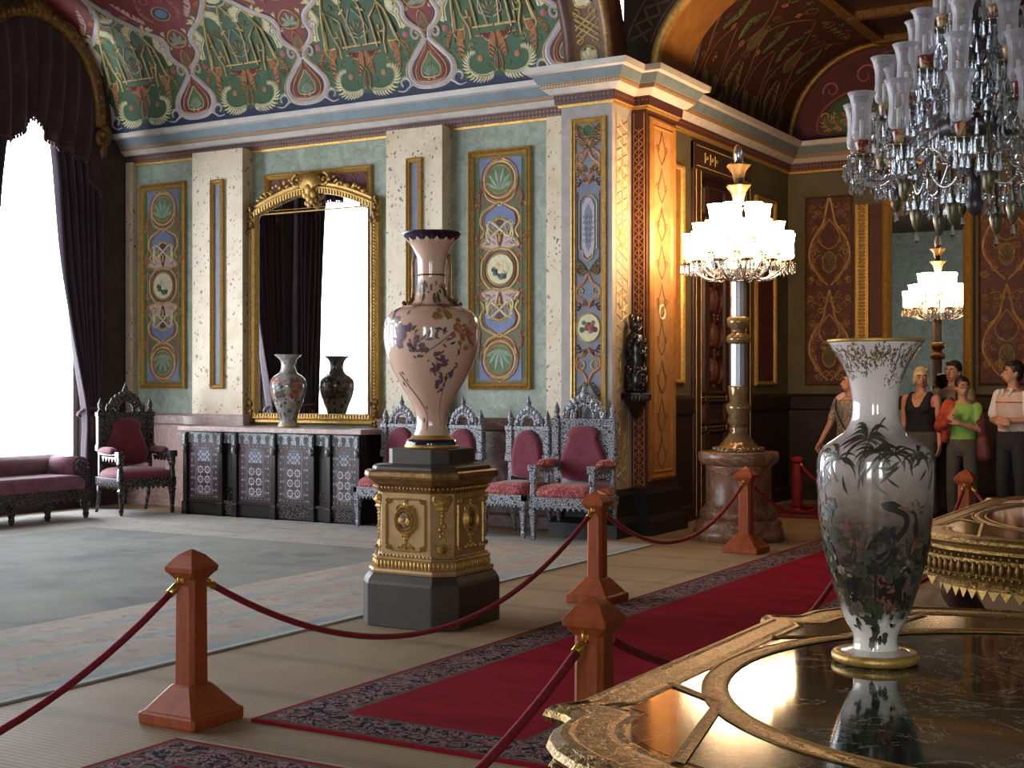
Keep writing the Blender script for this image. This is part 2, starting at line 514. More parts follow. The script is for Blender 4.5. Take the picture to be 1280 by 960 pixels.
# ---------------------------------------------------------------- room shell
XL, YB, ZC = -13.3, 12.78, 4.4         # window wall, back wall, underside of the cornice
XR, YS = 6.5, -7.5                     # far right wall, wall behind the visitor
struct('floor', MB().box(-14.2, 9, -8.5, 19, -.2, 0), ['matting'])
b = MB()
b.box(XL - .5, -11.2, YB, YB + .3, 0, 6.4).box(-11.2, -9.06, YB, YB + .3, 0, 6.4).box(-9.06, -6.5, YB, YB + .3, 0, 6.4)
struct('wall_back', b, ['green_marble'])
# window wall with five tall openings
WINY = [11.0, 8.3, 5.6, 2.9, .2]; WH = .98; WZ0, WZ1 = .32, 5.55
b = MB(); y0 = YS
for yc in sorted(WINY):
    b.box(XL - .14, XL, y0, yc - WH, 0, 7); y0 = yc + WH
    b.box(XL - .14, XL, yc - WH, yc + WH, 0, WZ0).box(XL - .14, XL, yc - WH, yc + WH, WZ1, 7)
b.box(XL - .14, XL, y0, YB, 0, 7)
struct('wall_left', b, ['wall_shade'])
for i, yc in enumerate(WINY):
    w = MB()
    for (a, c2, z0, z1) in ((-WH, -WH + .07, WZ0, WZ1), (WH - .07, WH, WZ0, WZ1), (-WH, WH, WZ0, WZ0 + .08), (-WH, WH, WZ1 - .08, WZ1)):
        w.box(XL - .13, XL - .07, yc + a, yc + c2, z0, z1)
    o = struct('window_%d' % (i + 1), w, ['cornice_white'])
    g = MB().box(XL - .105, XL - .095, yc - WH + .03, yc + WH - .03, WZ0 + .03, WZ1 - .03).build('pane', ['pane'], o)
# far walls the mirrors look at
b = MB().box(XR, XR + .3, YS, 12.75, 0, 6.4); struct('wall_right', b, ['green_marble'])
b = MB(); xs_ = xs = [-13.3, -1.2, .6, 3.6, 5.4, XR]
for i in range(0, 4, 2):
    b.box(xs[i], xs[i + 1], YS - .4, YS, 0, 6.4)
    b.box(xs[i + 1], xs[i + 2], YS - .4, YS, 0, .5).box(xs[i + 1], xs[i + 2], YS - .4, YS, 4.2, 6.4)  # unseen openings, added to let in frontal daylight
b.box(xs[4], xs[5], YS - .4, YS, 0, 6.4)
struct('wall_front', b, ['green_marble'])
struct('ceiling', MB().box(-13.8, XR + .3, YS - .4, 12.9, 6.24, 6.4), ['ceiling_paint'])
b = MB()
for k in range(6): b.box(XL, 6.5, 10.9 - k * 2.6, 11.0 - k * 2.6, 6.12, 6.24)
struct('trim_1', b, ['gold_dark'])

# cornice along the back wall, round the pier and down the wing
PC = [(XL, YB), (-6.64, YB), (-6.64, 12.3), (-6.06, 12.3), (-6.06, 12.75), (-5.89, 12.75), (-5.89, 13.5), (-6.1, 13.5), (-6.1, 17.74), (-.2, 17.74)]
prof = [(-.01, 4.375), (.025, 4.375), (.03, 4.40), (.05, 4.405), (.06, 4.50), (.09, 4.505), (.15, 4.555), (.16, 4.56), (.17, 4.60), (.18, 4.605), (.23, 4.69), (.28, 4.70), (.29, 4.76), (-.01, 4.78)]
pm = ['gold', 'gold', 'gold', 'cornice_red', 'cornice_white', 'cornice_white', 'cornice_bead', 'cornice_bead', 'cornice_blue', 'cornice_blue', 'cornice_white', 'cornice_white', 'cornice_blue']
names = ['gold', 'cornice_red', 'cornice_white', 'cornice_bead', 'cornice_blue']
struct('trim_2', MB().sweep(prof, PC, [names.index(x) for x in pm]), names)

# cove over the back wall: quarter round from the cornice to the flat ceiling
RC, YC0, ZC0 = 1.47, 12.5, 4.77
def cove(u, v, h):
    a = v / RC; r = RC - h
    return (u, YC0 - RC + r * math.cos(a), ZC0 + r * math.sin(a))
VM = RC * PI / 2
c = MB(); n = 24
rings = [[cove(x, VM * i / n, 0) for i in range(n + 1)] for x in (XL, -10, -6.12)]
c.loft(rings, 0, True, False, False)
struct('ceiling_cove', c, ['green'])
# transverse rib on the pier
def ribm(u, v, h): return cove(u, v, h + .14)
rb = MB()
rb.loft([[ribm(x, VM * i / n, hh) for i in range(n + 1)] for x, hh in ((-6.64, -.14), (-6.64, 0), (-6.56, .03), (-6.52, 0), (-6.17, 0), (-6.13, .03), (-6.07, 0), (-6.07, -.3))], [1, 1, 1, 0, 2, 2, 1], True, False, False)
o = struct('ceiling_rib', rb, ['brown', 'strap_wood', 'gold_dark'])
q = Orn(ribm)
for k in range(8):
    v = .16 + k * .3; uc = -6.345
    if k % 2: 
        for d in (-.07, 0, .07):
            q.rib([(uc - .13, v - .1 + d), (uc + .13, v + .1 + d)], .022, 'gold_paint').rib([(uc + .13, v - .1 + d), (uc - .13, v + .1 + d)], .022, 'gold_paint')
    else:
        q.ring((uc, v), .09, .022, 'gold_paint'); q.disc((uc, v), .075, 'green'); q.palm((uc, v - .06), .13, 5, 'cream')
    for sx in (-1, 1): q.spiral((uc + sx * .1, v + .15), .055, .01, 90, 90 + sx * 400, .018, 'gold_paint')
q.done('rib_ornament', o)

# pier: pilaster shaft facing the room and the second shaft in the arch
p = MB()
p.box(-6.64, -6.06, 12.3, 12.75, 0, 4.5, 0).box(-6.64, -5.89, 12.75, 13.5, 0, 4.5, 1)
plain('pier_grey', (172, 164, 158), .5, 0, (152, 144, 140), 6)
struct('wall_pier', p, ['pier_grey', 'strap_wood'])
p = MB(); p.sweep([(0, 0), (.1, 0), (.1, .14), (.05, .2), (.05, .42), (.02, .48), (0, .48)], PC[1:8])
struct('baseboard_pier', p, ['black'])
# spandrel with the wide arch into the wing
AX, AA, AB_, ZS = -3.35, 2.42, 1.28, 4.78
arc = [(AX - AA * math.cos(PI * i / 32), ZS + AB_ * math.sin(PI * i / 32)) for i in range(33)]
def spandrel(t0, t1):
    poly = [(-6.15, ZS - .02)] + [(-5.9, ZS - .02)] + arc + [(-.6, ZS - .02), (.2, ZS - .02), (.2, 6.4), (-6.15, 6.4)]
    return MB().prism(poly, lambda a, b_, t: (a, t, b_), t0, t1, 0)
struct('wall_arch', spandrel(12.75, 13.5), ['spandrel'])
av = MB()
ring = []
for i in range(33):
    a = PI * i / 32; ca_, sa_ = math.cos(a), math.sin(a)
    ring.append([(AX - (AA + o_) * ca_, y, ZS + (AB_ + o_) * sa_) for o_, y in ((.0, 13.55), (-.03, 13.5), (-.03, 12.78), (-.035, 12.72), (.0, 12.68), (.06, 12.70), (.08, 12.76))])
av.loft(ring, 0, True, False, False, [1, 0, 1, 1, 1, 1])
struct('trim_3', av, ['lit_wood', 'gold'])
p = MB().box(-.93, .5, 12.75, 13.5, 0, 4.8); struct('wall_pier_right', p, ['strap_wood'])
p = MB().box(.3, XR + .3, 12.75, 13.05, 0, 6.4); struct('wall_back_right', p, ['green_marble'])
# wing beyond the arch
XW, YW = -6.1, 17.74
b = MB().box(XW - .3, XW, 13.5, 14.4, 0, 6.2).box(XW - .3, XW, 14.4, 16.2, 4.32, 6.2).box(XW - .3, XW, 16.2, YW + .3, 0, 6.2)
struct('wall_wing_side', b, ['wing_wall'])
b = MB().box(XW, .2, YW, YW + .3, 0, 6.3); struct('wall_wing_end', b, ['wing_wall'])
struct('wall_wing_right', MB().box(-.2, .1, 13.5, YW, 0, 6.3), ['wing_wall'])
# dado of the wing
b = MB(); b.sweep([(0, 0), (.05, 0), (.05, .16), (.02, .18), (.02, 1.2), (.05, 1.22), (.06, 1.38), (.0, 1.42)], [(-6.1, 13.5), (-6.1, 14.38)])
b.sweep([(0, 0), (.05, 0), (.05, .16), (.02, .18), (.02, 1.2), (.05, 1.22), (.06, 1.38), (.0, 1.42)], [(-6.1, 16.22), (-6.1, 17.74), (-.2, 17.74)])
struct('baseboard_wing', b, ['dark_wall_wood'])
# coved ceiling of the wing
RW = 1.26
def wcove(u, v, h):
    a = v / RW; r = RW - h
    return (XW + RW - r * math.cos(a), u, ZC0 + r * math.sin(a))
c = MB()
rings = [[wcove(y, RW * PI / 2 * i / n, 0) for i in range(n + 1)] for y in (13.5, 15.5, YW)]
c.loft(rings, 0, True, False, False)
oc = struct('ceiling_wing_cove', c, ['cove_red'])
struct('ceiling_wing', MB().box(XW + RW, .1, 13.5, YW, ZC0 + RW, ZC0 + RW + .1), ['dark_wall_wood'])
t = MB()
t.box(XW + RW - .05, XW + RW + .1, 13.5, YW, ZC0 + RW - .07, ZC0 + RW + .01)
for yy in (17.5, 16.2, 14.8): t.box(XW + RW, 0, yy, yy + .12, ZC0 + RW - .09, ZC0 + RW + .01)
for xx in (-3.2, -1.6): t.box(xx, xx + .12, 13.5, YW, ZC0 + RW - .08, ZC0 + RW + .01)
struct('trim_4', t, ['gold_dark'])
t = MB(); rr = []
for i in range(25):
    a = PI / 2 * i / 24
    rr.append([(XW + RW - (RW - o_) * math.cos(a), YW - y_, ZC0 + (RW - o_) * math.sin(a)) for o_, y_ in ((.0, .02), (.0, .09), (.05, .12), (.1, .09), (.1, .02))])
rr.append([(-.2, p_[1], p_[2]) for p_ in rr[-1]])
t.loft(rr, 0, True, False, False, [0, 1, 1, 0])
struct('trim_5', t, ['strap_wood', 'gold_dark'])
# ---------------------------------------------------------------- painted arabesques of the cove
q = Orn(cove)
PER = 1.72; AXES = [-11.86, -10.12, -8.36, -6.62]
AXES = [-6.62 - PER * k - .02 * k for k in range(5)]
# dark blue base band
q.strip([(XL, .0), (-10, .0), (-6.66, 0)], [(XL, .085), (-10, .085), (-6.66, .085)], 'navy', .002)
HP = PER / 2
og = crom([(.03, .60), (.06, .68), (.17, .76), (.23, .86), (.2, .98), (.27, 1.1), (.44, 1.2), (.6, 1.34), (.78, 1.56), (HP, 1.9)], 5)
for ax in AXES:
    q.T = [lambda u, v, ax=ax: (ax + u, v), lambda u, v, ax=ax: (ax - u, v)] if ax > -6.9 else MIRU(ax)
    if ax > -6.7: q.T = [lambda u, v, ax=ax: (ax - u, v)]
    if ax < XL + .3: q.T = [lambda u, v, ax=ax: (ax + u, v)]
    # red field above the ogee
    q.strip([(0, p[1]) for p in og] + [(0, 2.3)], og + [(HP, 2.3)], 'red', .001, 8)
    # teardrop cartouche: white ribbon, red ribbon, green heart with a shell
    outer = crom([(.02, .6), (.07, .54), (.17, .44), (.26, .34), (.285, .24), (.25, .15), (.16, .09), (0, .07)], 5)
    q.strip([(0, p[1]) for p in outer], outer, 'dark_red', .003, 3)
    q.rib(outer, .07, 'lilac_white', .004, .012); q.rib([(p[0] * 1.13 + .01, p[1] * 1.02 - .012) for p in outer], .014, 'cream', .006, .011)
    q.rib([(p[0] * 1.1 + .005, p[1] * 1.06 - .018) for p in outer], .016, 'gold_paint', .006, .012)
    inner = crom([(.012, .55), (.05, .48), (.13, .38), (.185, .3), (.2, .22), (.16, .14), (.0, .115)], 5)
    q.rib(inner, .018, 'gold_paint', .006, .012)
    q.rib([(p[0] * .8, (p[1] - .25) * .84 + .25) for p in inner], .045, 'red', .005, .01)
    core = [(p[0] * .64, (p[1] - .25) * .66 + .25) for p in inner]
    q.strip([(0, p[1]) for p in core], core, 'leaf_green', .005, 3)
    q.rib(core, .014, 'cream', .007, .013)
    for k in range(4):
        a = R(20 + k * 23)
        q.rib([(.0, .19), (.07 * math.cos(a), .19 + .08 * math.sin(a)), (.1 * math.cos(a), .19 + .13 * math.sin(a))], .034, 'grey_green', .008, .016, (.3, 1, .4))
    q.spiral((.03, .17), .028, .005, 250, 620, .012, 'cream', .009, .015)
    # base volutes over the blue band
    q.spiral((.36, .13), .085, .03, 200, -60, .045, 'lilac_white', .004, .012)
    q.rib(crom([(.24, .12), (.3, .085), (.37, .045), (.46, .06)], 5), .035, 'lilac_white', .004, .012, (1, .4))
    q.disc((.33, .09), .06, 'navy', .003)
    # scrolls at the neck and the ogee ribbon
    q.spiral((.125, .645), .085, .012, 190, -300, .045, 'lilac_white', .006, .016, 26, (1.1, .5))
    q.spiral((.125, .645), .105, .03, 190, -270, .012, 'gold_paint', .007, .014, 26)
    q.rib(og, .07, 'lilac_white', .005, .014, (.7, 1.1, .9)); q.rib([(p[0] + .028, p[1] - .01) for p in og], .012, 'cream', .008, .014)
    q.rib([(p[0] + .042, p[1] - .012) for p in og], .016, 'gold_paint', .006, .012)
    q.rib([(max(p[0] - .045, 0), p[1] + .015) for p in og], .02, 'brown', .006, .011)
    q.spiral((.30, .93), .06, .012, 210, -220, .035, 'lilac_white', .006, .015, 20, (1.1, .5))
    # red field: bud, shell, blue medallion
    q.fill([(0, .66), (.05, .72), (.06, .8), (0, .86)], 'brown', .005)
    q.rib(crom([(.0, .66), (.06, .74), (.05, .83), (0, .9)], 5), .016, 'gold_paint', .006, .012)
    q.palm((0.0, .98), .15, 5, 'grey_green', 0, 170, .05, None, .004)
    q.rib(crom([(.0, .93), (.09, .95), (.14, 1.04), (.08, 1.13), (.0, 1.17)], 5), .02, 'gold_paint', .006, .012)
    q.feather([(.14, .92), (.19, 1.04), (.14, 1.16)], .06, 6, 'cream', 'gold_paint', -1)
    q.disc((0, 1.4), .12, 'navy', .003, .09); q.disc((0, 1.4), .09, 'blue', .004, .065)
    q.ring((0, 1.4), .13, .018, 'gold_paint', .004, .01, .1)
    q.feather([(.2, 1.3), (.3, 1.42), (.26, 1.6)], .07, 6, 'rose', 'gold_paint', 1)
    q.feather([(.34, 1.3), (.5, 1.45), (.6, 1.7)], .07, 7, 'pink', 'gold_paint', 1)
    q.spiral((.12, 1.62), .1, .02, 0, 480, .03, 'rose')
    q.disc((0, 1.9), .16, 'navy', .003, .12); q.flower((0, 1.9), .1, 'blue', 'slate', 6, 3)
    q.ring((0, 1.9), .17, .02, 'gold_paint', .004, .01, .13)
    # ----- strapwork, leaves and blossoms of the green field: s measured from the mid axis
    S = lambda pts: [(HP - a, b_) for a, b_ in pts]
    q.feather(S([(.06, .12), (.17, .1), (.3, .13), (.37, .22), (.35, .32), (.27, .35)]), .085, 19, 'cream', 'grey_green', 1)
    q.rib(crom(S([(.02, .16), (.06, .11), (.17, .09), (.3, .1)]), 5), .02, 'grey_green', .004, .01, (1, .4))
    q.rib(crom(S([(.02, .46), (.1, .47), (.16, .52), (.24, .53)]), 5), .02, 'gold_paint')
    q.feather(S([(.03, .55), (.075, .46), (.1, .3)]), 0.090, 9, 'orange', 'gold_paint', 1)
    q.feather(S([(.03, .53), (.1, .49), (.2, .53)]), .05, 5, 'red', 'gold_paint', -1)
    q.fill(S([(0, .13), (.035, .18), (.04, .25), (0, .33)]), 'brown', .004)
    q.rib(crom(S([(0, .13), (.04, .19), (.03, .28), (0, .36)]), 4), .012, 'gold_paint', .006, .012)
    q.fill(S([(0, .34), (.025, .42), (0, .56)]), 'leaf_green', .004)
    q.feather(S([(.42, .62), (.47, .5), (.46, .3)]), 0.084, 9, 'orange', 'gold_paint', 1)
    q.feather(S([(.5, .62), (.56, .54), (.6, .44)]), 0.053, 7, 'orange', 'gold_paint', -1)
    q.disc(S([(.22, .29)])[0], .035, 'orange', .004, dome=.006)
    q.disc(S([(.6, .66)])[0], .04, 'rose', .004, dome=.006)
    # straps
    for pts in ([(0, .62), (.26, .62), (.26, .74)], [(.06, .62), (.10, .86), (.12, 1.06), (.09, 1.18), (0, 1.36)],
                [(.2, .58), (.2, .92), (.36, 1.06), (.36, .78), (.3, .62), (.3, .5)], [(.36, .62), (.47, .62), (.44, .84)], [(.28, .82), (.28, .74), (.33, .74)],
                [(.5, .6), (.42, .98), (.3, 1.24), (.2, 1.38)], [(.08, 1.05), (.16, 1.0)]):
        q.rib(S(pts), .032, 'gold_paint', .004, .014); q.rib(S(pts), .008, 'cream', .014, .0155)
        q.rib(S([(a + .012, b_ - .01) for a, b_ in pts]), .014, 'brown', .003, .008)
    q.rib(crom(S([(.36, .66), (.38, .54), (.44, .5), (.5, .58), (.5, .7)]), 5), .022, 'gold_paint')
    # central blossom
    q.palm(S([(0, .74)])[0], .17, 5, 'grey_green', 0, 110, .05, 'olive', .004)
    q.rib(crom(S([(0, .7), (.09, .74), (.13, .8), (.1, .9), (0, 1.05)]), 5), .016, 'lilac_white', .008, .014)
    q.feather(S([(.58, .74), (.55, .88), (.47, .98), (.5, 1.1)]), 0.123, 16, 'cream', 'grey_green', 1)
    q.feather(S([(.36, 1.16), (.44, 1.2), (.5, 1.16), (.54, 1.22)]), 0.102, 14, 'cream', 'grey_green', -1)
    q.feather(S([(.28, 1.28), (.18, 1.22), (.14, 1.12)]), 0.102, 14, 'cream', 'grey_green', 1)
    q.feather(S([(.12, 1.34), (.22, 1.46), (.32, 1.44)]), 0.063, 8, 'orange', 'gold_paint', 1)
    q.rib(crom(S([(0, 1.36), (.1, 1.38), (.16, 1.46), (.12, 1.6), (0, 1.78)]), 5), .026, 'lilac_white', .005, .012)
    q.fill(S([(0, 1.4), (.08, 1.44), (.1, 1.5), (0, 1.66)]), 'brown', .004)
    q.palm(S([(0, 1.4)])[0], .15, 5, 'cream', 0, 110, .05)
    for k_ in range(26):
        q.spiral((HP - rnd.uniform(.04, .66), rnd.uniform(.36, 1.25)), rnd.uniform(.03, .055), .01, rnd.uniform(0, 360), rnd.uniform(360, 720), .014, rnd.choice(['gold_paint', 'leaf_green', 'brown', 'olive']), .001, .005, 12)
    for a, b_, m_ in ((.68, .62, 'leaf_green'), (.5, .4, 'leaf_green'), (.3, .42, 'leaf_green'), (.1, .2, 'leaf_green'), (.62, .34, 'leaf_green'), (.24, .7, 'leaf_green'), (.4, 1.3, 'leaf_green')):
        q.spiral((HP - a, b_), .05, .012, 30, 330, .018, m_, .002, .006)
q.done('painted_ornament', bpy.data.objects['ceiling_cove'])

# strapwork on the spandrel and the dark shaft faces
def strap(q, u0, u1, v0, v1, mi, w=.022, cell=.2):
    uc = (u0 + u1) / 2; hw = (u1 - u0) / 2 - w; k = 0; v = v0
    while v + cell < v1:
        q.rib([(uc - hw, v), (uc + hw, v + cell * .5), (uc - hw, v + cell)], w, mi)
        q.rib([(uc + hw, v), (uc - hw, v + cell * .5), (uc + hw, v + cell)], w, mi)
        if k % 3 == 2:
            q.ring((uc, v + cell * .5), hw * .6, w, mi)
        q.rib([(uc, v), (uc, v + cell)], w * .8, mi)
        v += cell; k += 1
    for u in (u0 + w * .5, u1 - w * .5): q.rib([(u, v0), (u, v1)], w, mi)
q = Orn(front(12.75)); strap(q, -6.04, -5.91, .5, 4.34, 'orange', .014, .16)
q.done('strapwork', bpy.data.objects['wall_pier'])
q = Orn(side(-6.06)); strap(q, 12.38, 12.68, .5, 4.3, 'gold_paint', .022, .22)
q.done('strapwork', bpy.data.objects['wall_pier'])
q = Orn(front(12.75))
for i in range(2, 30):
    a0, a1 = PI * i / 32, PI * (i + 1) / 32
    P_ = lambda o_, a: (AX - (AA + o_) * math.cos(a), ZS + (AB_ + o_) * math.sin(a))
    q.rib([P_(.16, a0), P_(.36, a1)], .03, 'brown'); q.rib([P_(.36, a0), P_(.16, a1)], .03, 'brown')
    for o_ in (.12, .40): q.rib([P_(o_, a0), P_(o_, a1)], .02, 'brown')
q.done('strapwork', bpy.data.objects['wall_arch'])
# wing cove scrollwork and lunette painting
q = Orn(wcove)
for uc in (14.2, 15.5, 16.8):
    q.T = MIRU(uc)
    q.rib(crom([(0, .1), (.25, .3), (.34, .6), (.2, .9), (.1, 1.15), (.3, 1.4), (.62, 1.6)], 5), .03, 'brown')
    q.rib(crom([(.62, .1), (.42, .35), (.46, .7), (.62, 1.0)], 5), .022, 'brown')
    q.feather([(.1, .2), (.16, .45), (.05, .7)], .09, 7, 'olive', 'brown', 1)
    q.feather([(.4, .9), (.5, 1.15), (.36, 1.35)], .09, 7, 'leaf_green', 'brown', 1)
    q.disc((0, 1.0), .12, 'olive', .003, .16); q.ring((0, 1.0), .13, .02, 'brown', ry=.17)
    q.disc((.5, .3), .09, 'olive', .003, .12); q.spiral((.3, 1.65), .12, .03, 0, 400, .024, 'brown')
    for k in range(22):
        q.spiral((rnd.uniform(0, .6), rnd.uniform(.1, 1.85)), .05, .012, rnd.uniform(0, 360), rnd.uniform(300, 700), .016, rnd.choice(['brown', 'olive', 'dark_red', 'orange']), .002, .006, 12)
q.done('painted_ornament', bpy.data.objects['ceiling_wing_cove'])
q = Orn(front(YW))
lun = [(XW + RW - (RW - .1) * math.cos(PI / 2 * i / 16), ZC0 + (RW - .1) * math.sin(PI / 2 * i / 16)) for i in range(17)]
q.fill([(-.3, ZC0 + .02)] + [(XW + .12, ZC0 + .02)] + lun + [(-.3, ZC0 + RW - .1)], 'dark_red', .002)
q.T = MIRU(-5.2)
q.rib(crom([(.0, 5.42), (.2, 5.36), (.42, 5.2), (.5, 5.0), (.44, 4.88), (0, 4.86)], 5), .03, 'brown')
q.fill(crom([(.0, 5.36), (.2, 5.3), (.36, 5.14), (.42, 5.0), (.36, 4.9), (0, 4.88)], 5), 'green', .003)
for pts in ([(0.03, 4.95), (.1, 5.1), (.05, 5.25)], [(.16, 4.92), (.26, 5.02), (.24, 5.16)], [(.3, 4.92), (.38, 4.98), (.4, 5.08)]):
    q.feather(pts, .1, 6, 'olive', 'gold_paint', 1)
    q.feather(pts, .07, 5, 'orange', None, -1)
for k in range(3): q.spiral((.12 + .13 * k, 5.0 + .05 * k), .06, .012, 0, 420, .022, 'gold_paint')
q.T = [lambda u, v: (u, v)]
q.disc((-4.72, 5.72), .15, 'navy', .003); q.flower((-4.72, 5.72), .1, 'brown', 'slate', 6, 5); q.ring((-4.72, 5.72), .16, .02, 'brown')
q.spiral((-5.05, 5.6), .16, .03, 0, 400, .03, 'rose'); q.spiral((-5.5, 5.45), .12, .03, 200, -200, .03, 'rose')
q.done('painted_ornament', bpy.data.objects['wall_wing_end'])

# ---------------------------------------------------------------- back wall: pilasters, dado, panels
b = MB().box(-12.02, -11.2, 12.6, YB, 1.17, ZC + .02).box(-9.06, -8.3, 12.6, YB, 1.17, ZC + .02).box(-7.06, -6.64, 12.74, YB, 1.17, ZC + .02).box(-13.28, -13.16, 12.7, YB, 1.17, ZC + .02)
struct('trim_6', b, ['cream_marble'])
dp = [(0, 0), (.05, 0), (.05, .12), (.02, .15), (.02, 1.03), (.07, 1.05), (.08, 1.15), (.02, 1.18), (0, 1.18)]
struct('baseboard_back', MB().sweep(dp, [(XL, YB), (-12.02, YB), (-12.02, 12.6), (-11.2, 12.6), (-11.2, YB)], [0, 0, 0, 0, 1, 1, 1, 1]), ['pink_marble', 'grey_pink_marble'])
struct('baseboard_back_right', MB().sweep(dp, [(-9.06, YB), (-9.06, 12.6), (-8.3, 12.6), (-8.3, YB), (-6.64, YB)]), ['shaded_marble'])  # shade behind the chairs is put into this darker dado colour

GF = [(0, 0), (0, .045), (.012, .055), (.03, .03), (.045, .05), (.06, .03), (.07, .01)]   # gilt moulding
def rope_bead(q, f, u0, u1, v0, v1, step=.035, r=.011, h=.05, ins=.024):
    """small gilt beads along a moulding"""
    pts = []
    for u in (u0 + ins, u1 - ins):
        k = int((v1 - v0 - 2 * ins) / step)
        pts += [(u, v0 + ins + i * step) for i in range(k + 1)]
    for v in (v0 + ins, v1 - ins):
        k = int((u1 - u0 - 2 * ins) / step)
        pts += [(u0 + ins + i * step, v) for i in range(k + 1)]
    for u, v in pts:
        c = f(u, v, h)
        q.add([f(u - r, v, h - r), f(u + r, v, h - r), f(u, v - r, h - r), f(u, v + r, h - r), f(u, v, h + r)], [(0, 2, 4), (2, 1, 4), (1, 3, 4), (3, 0, 4)], 0)

def arabesque_panel(u0, u1, v0, v1, label, centre):
    uc, vc = (u0 + u1) / 2, (v0 + v1) / 2
    t = thing('painted_wall_panel', label, 'wall panel', (uc, YB, v0), 0, 'painted arabesque panels')
    f = lambda u, v, h: (u, -h, v + (vc - v0))
    W, H = (u1 - u0) / 2, (v1 - v0) / 2
    m = MB().frame(f, -W, W, -H, H, GF); rope_bead(m, f, -W, W, -H, H); m.build('gilt_frame', ['gold'], t)
    m = MB(); m.add([f(-W, -H, .008), f(W, -H, .008), f(W, H, .008), f(-W, H, .008)], [(0, 1, 2, 3)]); m.build('painted_field', ['olive'], t)
    f2 = lambda u, v, h: f(u, v, h + .01)
    q = Orn(f2); q.T = [lambda u, v: (u, v), lambda u, v: (-u, v), lambda u, v: (u, -v), lambda u, v: (-u, -v)]
    k = W / .395
    g = W - .07
    q.strip([(g - .055, 0), (g - .055, H - .07)], [(g, 0), (g, H - .07)], 'green', .001)
    q.strip([(0, H - .13), (g, H - .13)], [(0, H - .07), (g, H - .07)], 'olive', .001)
    q.fill([(.05, H - .1), (g - .06, H - .1), (g - .06, H - .33), (.2, H - .33)], 'blue', .0015)
    q.rib([(0, H - .09), (g - .055, H - .09), (g - .055, 0)], .012, 'gold_paint')
    vm = H - .33
    q.disc((0, vm), .2, 'brown', .002); q.disc((0, vm), .15, 'leaf_green', .003); q.ring((0, vm), .2, .028, 'gold_paint'); q.ring((0, vm), .235, .018, 'rose'); q.ring((0, vm), .155, .014, 'gold_paint')
    q.palm((0, vm - .11), .24, 6, 'grey_green', 0, 130, .05, None, .004)
    q.rib(crom([(0, vm + .25), (.06, vm + .215), (.12, vm + .19)], 4), .02, 'gold_paint')
    q.rib(crom([(.21, vm - .06), (.16, vm - .2), (.04, vm - .26), (0, vm - .29)], 5), .025, 'gold_paint')
    q.rib(crom([(0, vm - .24), (.1, vm - .29), (.22, vm - .36), (.25, vm - .47), (.2, vm - .56), (.24, vm - .64)], 5), .028, 'gold_paint')
    q.rib(crom([(0.03, vm - .27), (.1, vm - .32), (.18, vm - .38), (.2, vm - .48), (.16, vm - .56)], 5), .016, 'rose')
    q.fill([(0, vm - .28), (.14, vm - .32), (.2, vm - .42), (.18, vm - .54), (.08, vm - .6), (0, vm - .6)], 'blue', .0015)
    # cartouche with knot
    ct = vm - .42
    q.fill([(0, ct), (.075, ct), (.075, ct - .1), (.12, ct - .2), (.22, ct - .24), (.25, ct - .3), (.25, .24), (.1, .2), (0, .2)], 'pink', .002)
    q.rib([(0, ct), (.075, ct), (.075, ct - .1), (.12, ct - .2), (.22, ct - .24), (.25, ct - .3), (.25, .25), (.12, .22)], .02, 'gold_paint', .004, .012)
    q.fill([(0, ct - .02), (.05, ct - .02), (.04, ct - .2), (.055, .42), (.03, .3), (0, .22)], 'dark_red', .003)
    q.rib(crom([(.16, .5), (.12, .36), (0, .44), (-.12, .52), (-.17, .38), (-.13, .3)], 5), .026, 'cream', .005, .013)
    q.rib(crom([(.0, .56), (.14, .5), (.1, .42), (0, .38), (.0, .3)], 5), .024, 'gold_paint', .005, .013)
    for vv in (.28, .34, .5): q.rib(crom([(.07, vv), (.14, vv + .03), (.2, vv - .02)], 4), .026, 'lilac_white', .004, .01, (1, .4))
    q.spiral((.16, .3), .05, .01, 0, 420, .016, 'rose')
    # sides
    q.spiral((.27, .12), .055, .01, 200, -200, .02, 'orange'); q.spiral((.28, vm - .3), .05, .01, 0, 380, .02, 'orange')
    q.feather([(.22, .22), (.29, .3), (.27, .42)], .04, 5, 'rose', 'gold_paint', -1)
    q.feather([(.25, vm - .1), (.29, vm - .2), (.26, vm - .32)], .04, 6, 'rose', 'gold_paint', -1)
    q.rib(crom([(.0, .235), (.12, .21), (.22, .1), (.235, 0)], 5), .026, 'gold_paint')
    q.rib(crom([(.0, .21), (.1, .18), (.18, .09), (.195, 0)], 5), .014, 'rose')
    q.T = [lambda u, v: (u, v)]
    q.disc((0, 0), .165, 'cream', .004, .16); q.ring((0, 0), .17, .02, 'gold_paint')
    a, b_ = centre
    q.flower((.03, .02), .085, a, 'cream', 7, 2, .005); q.flower((.03, -.06), .06, b_, 'leaf_green', 6, 4, .005); q.flower((-.06, -.02), .05, 'leaf_green', b_, 5, 8, .005)
    q.done('painted_ornament', t)
arabesque_panel(-13.08, -12.29, 1.49, 4.12, 'narrow gilt framed arabesque panel with white flower centre, beside the window throne', ('lilac_white', 'green'))
arabesque_panel(-8.05, -7.26, 1.49, 4.12, 'gilt framed arabesque panel with yellow rose centre, right of the pink vase', ('gold_paint', 'navy'))
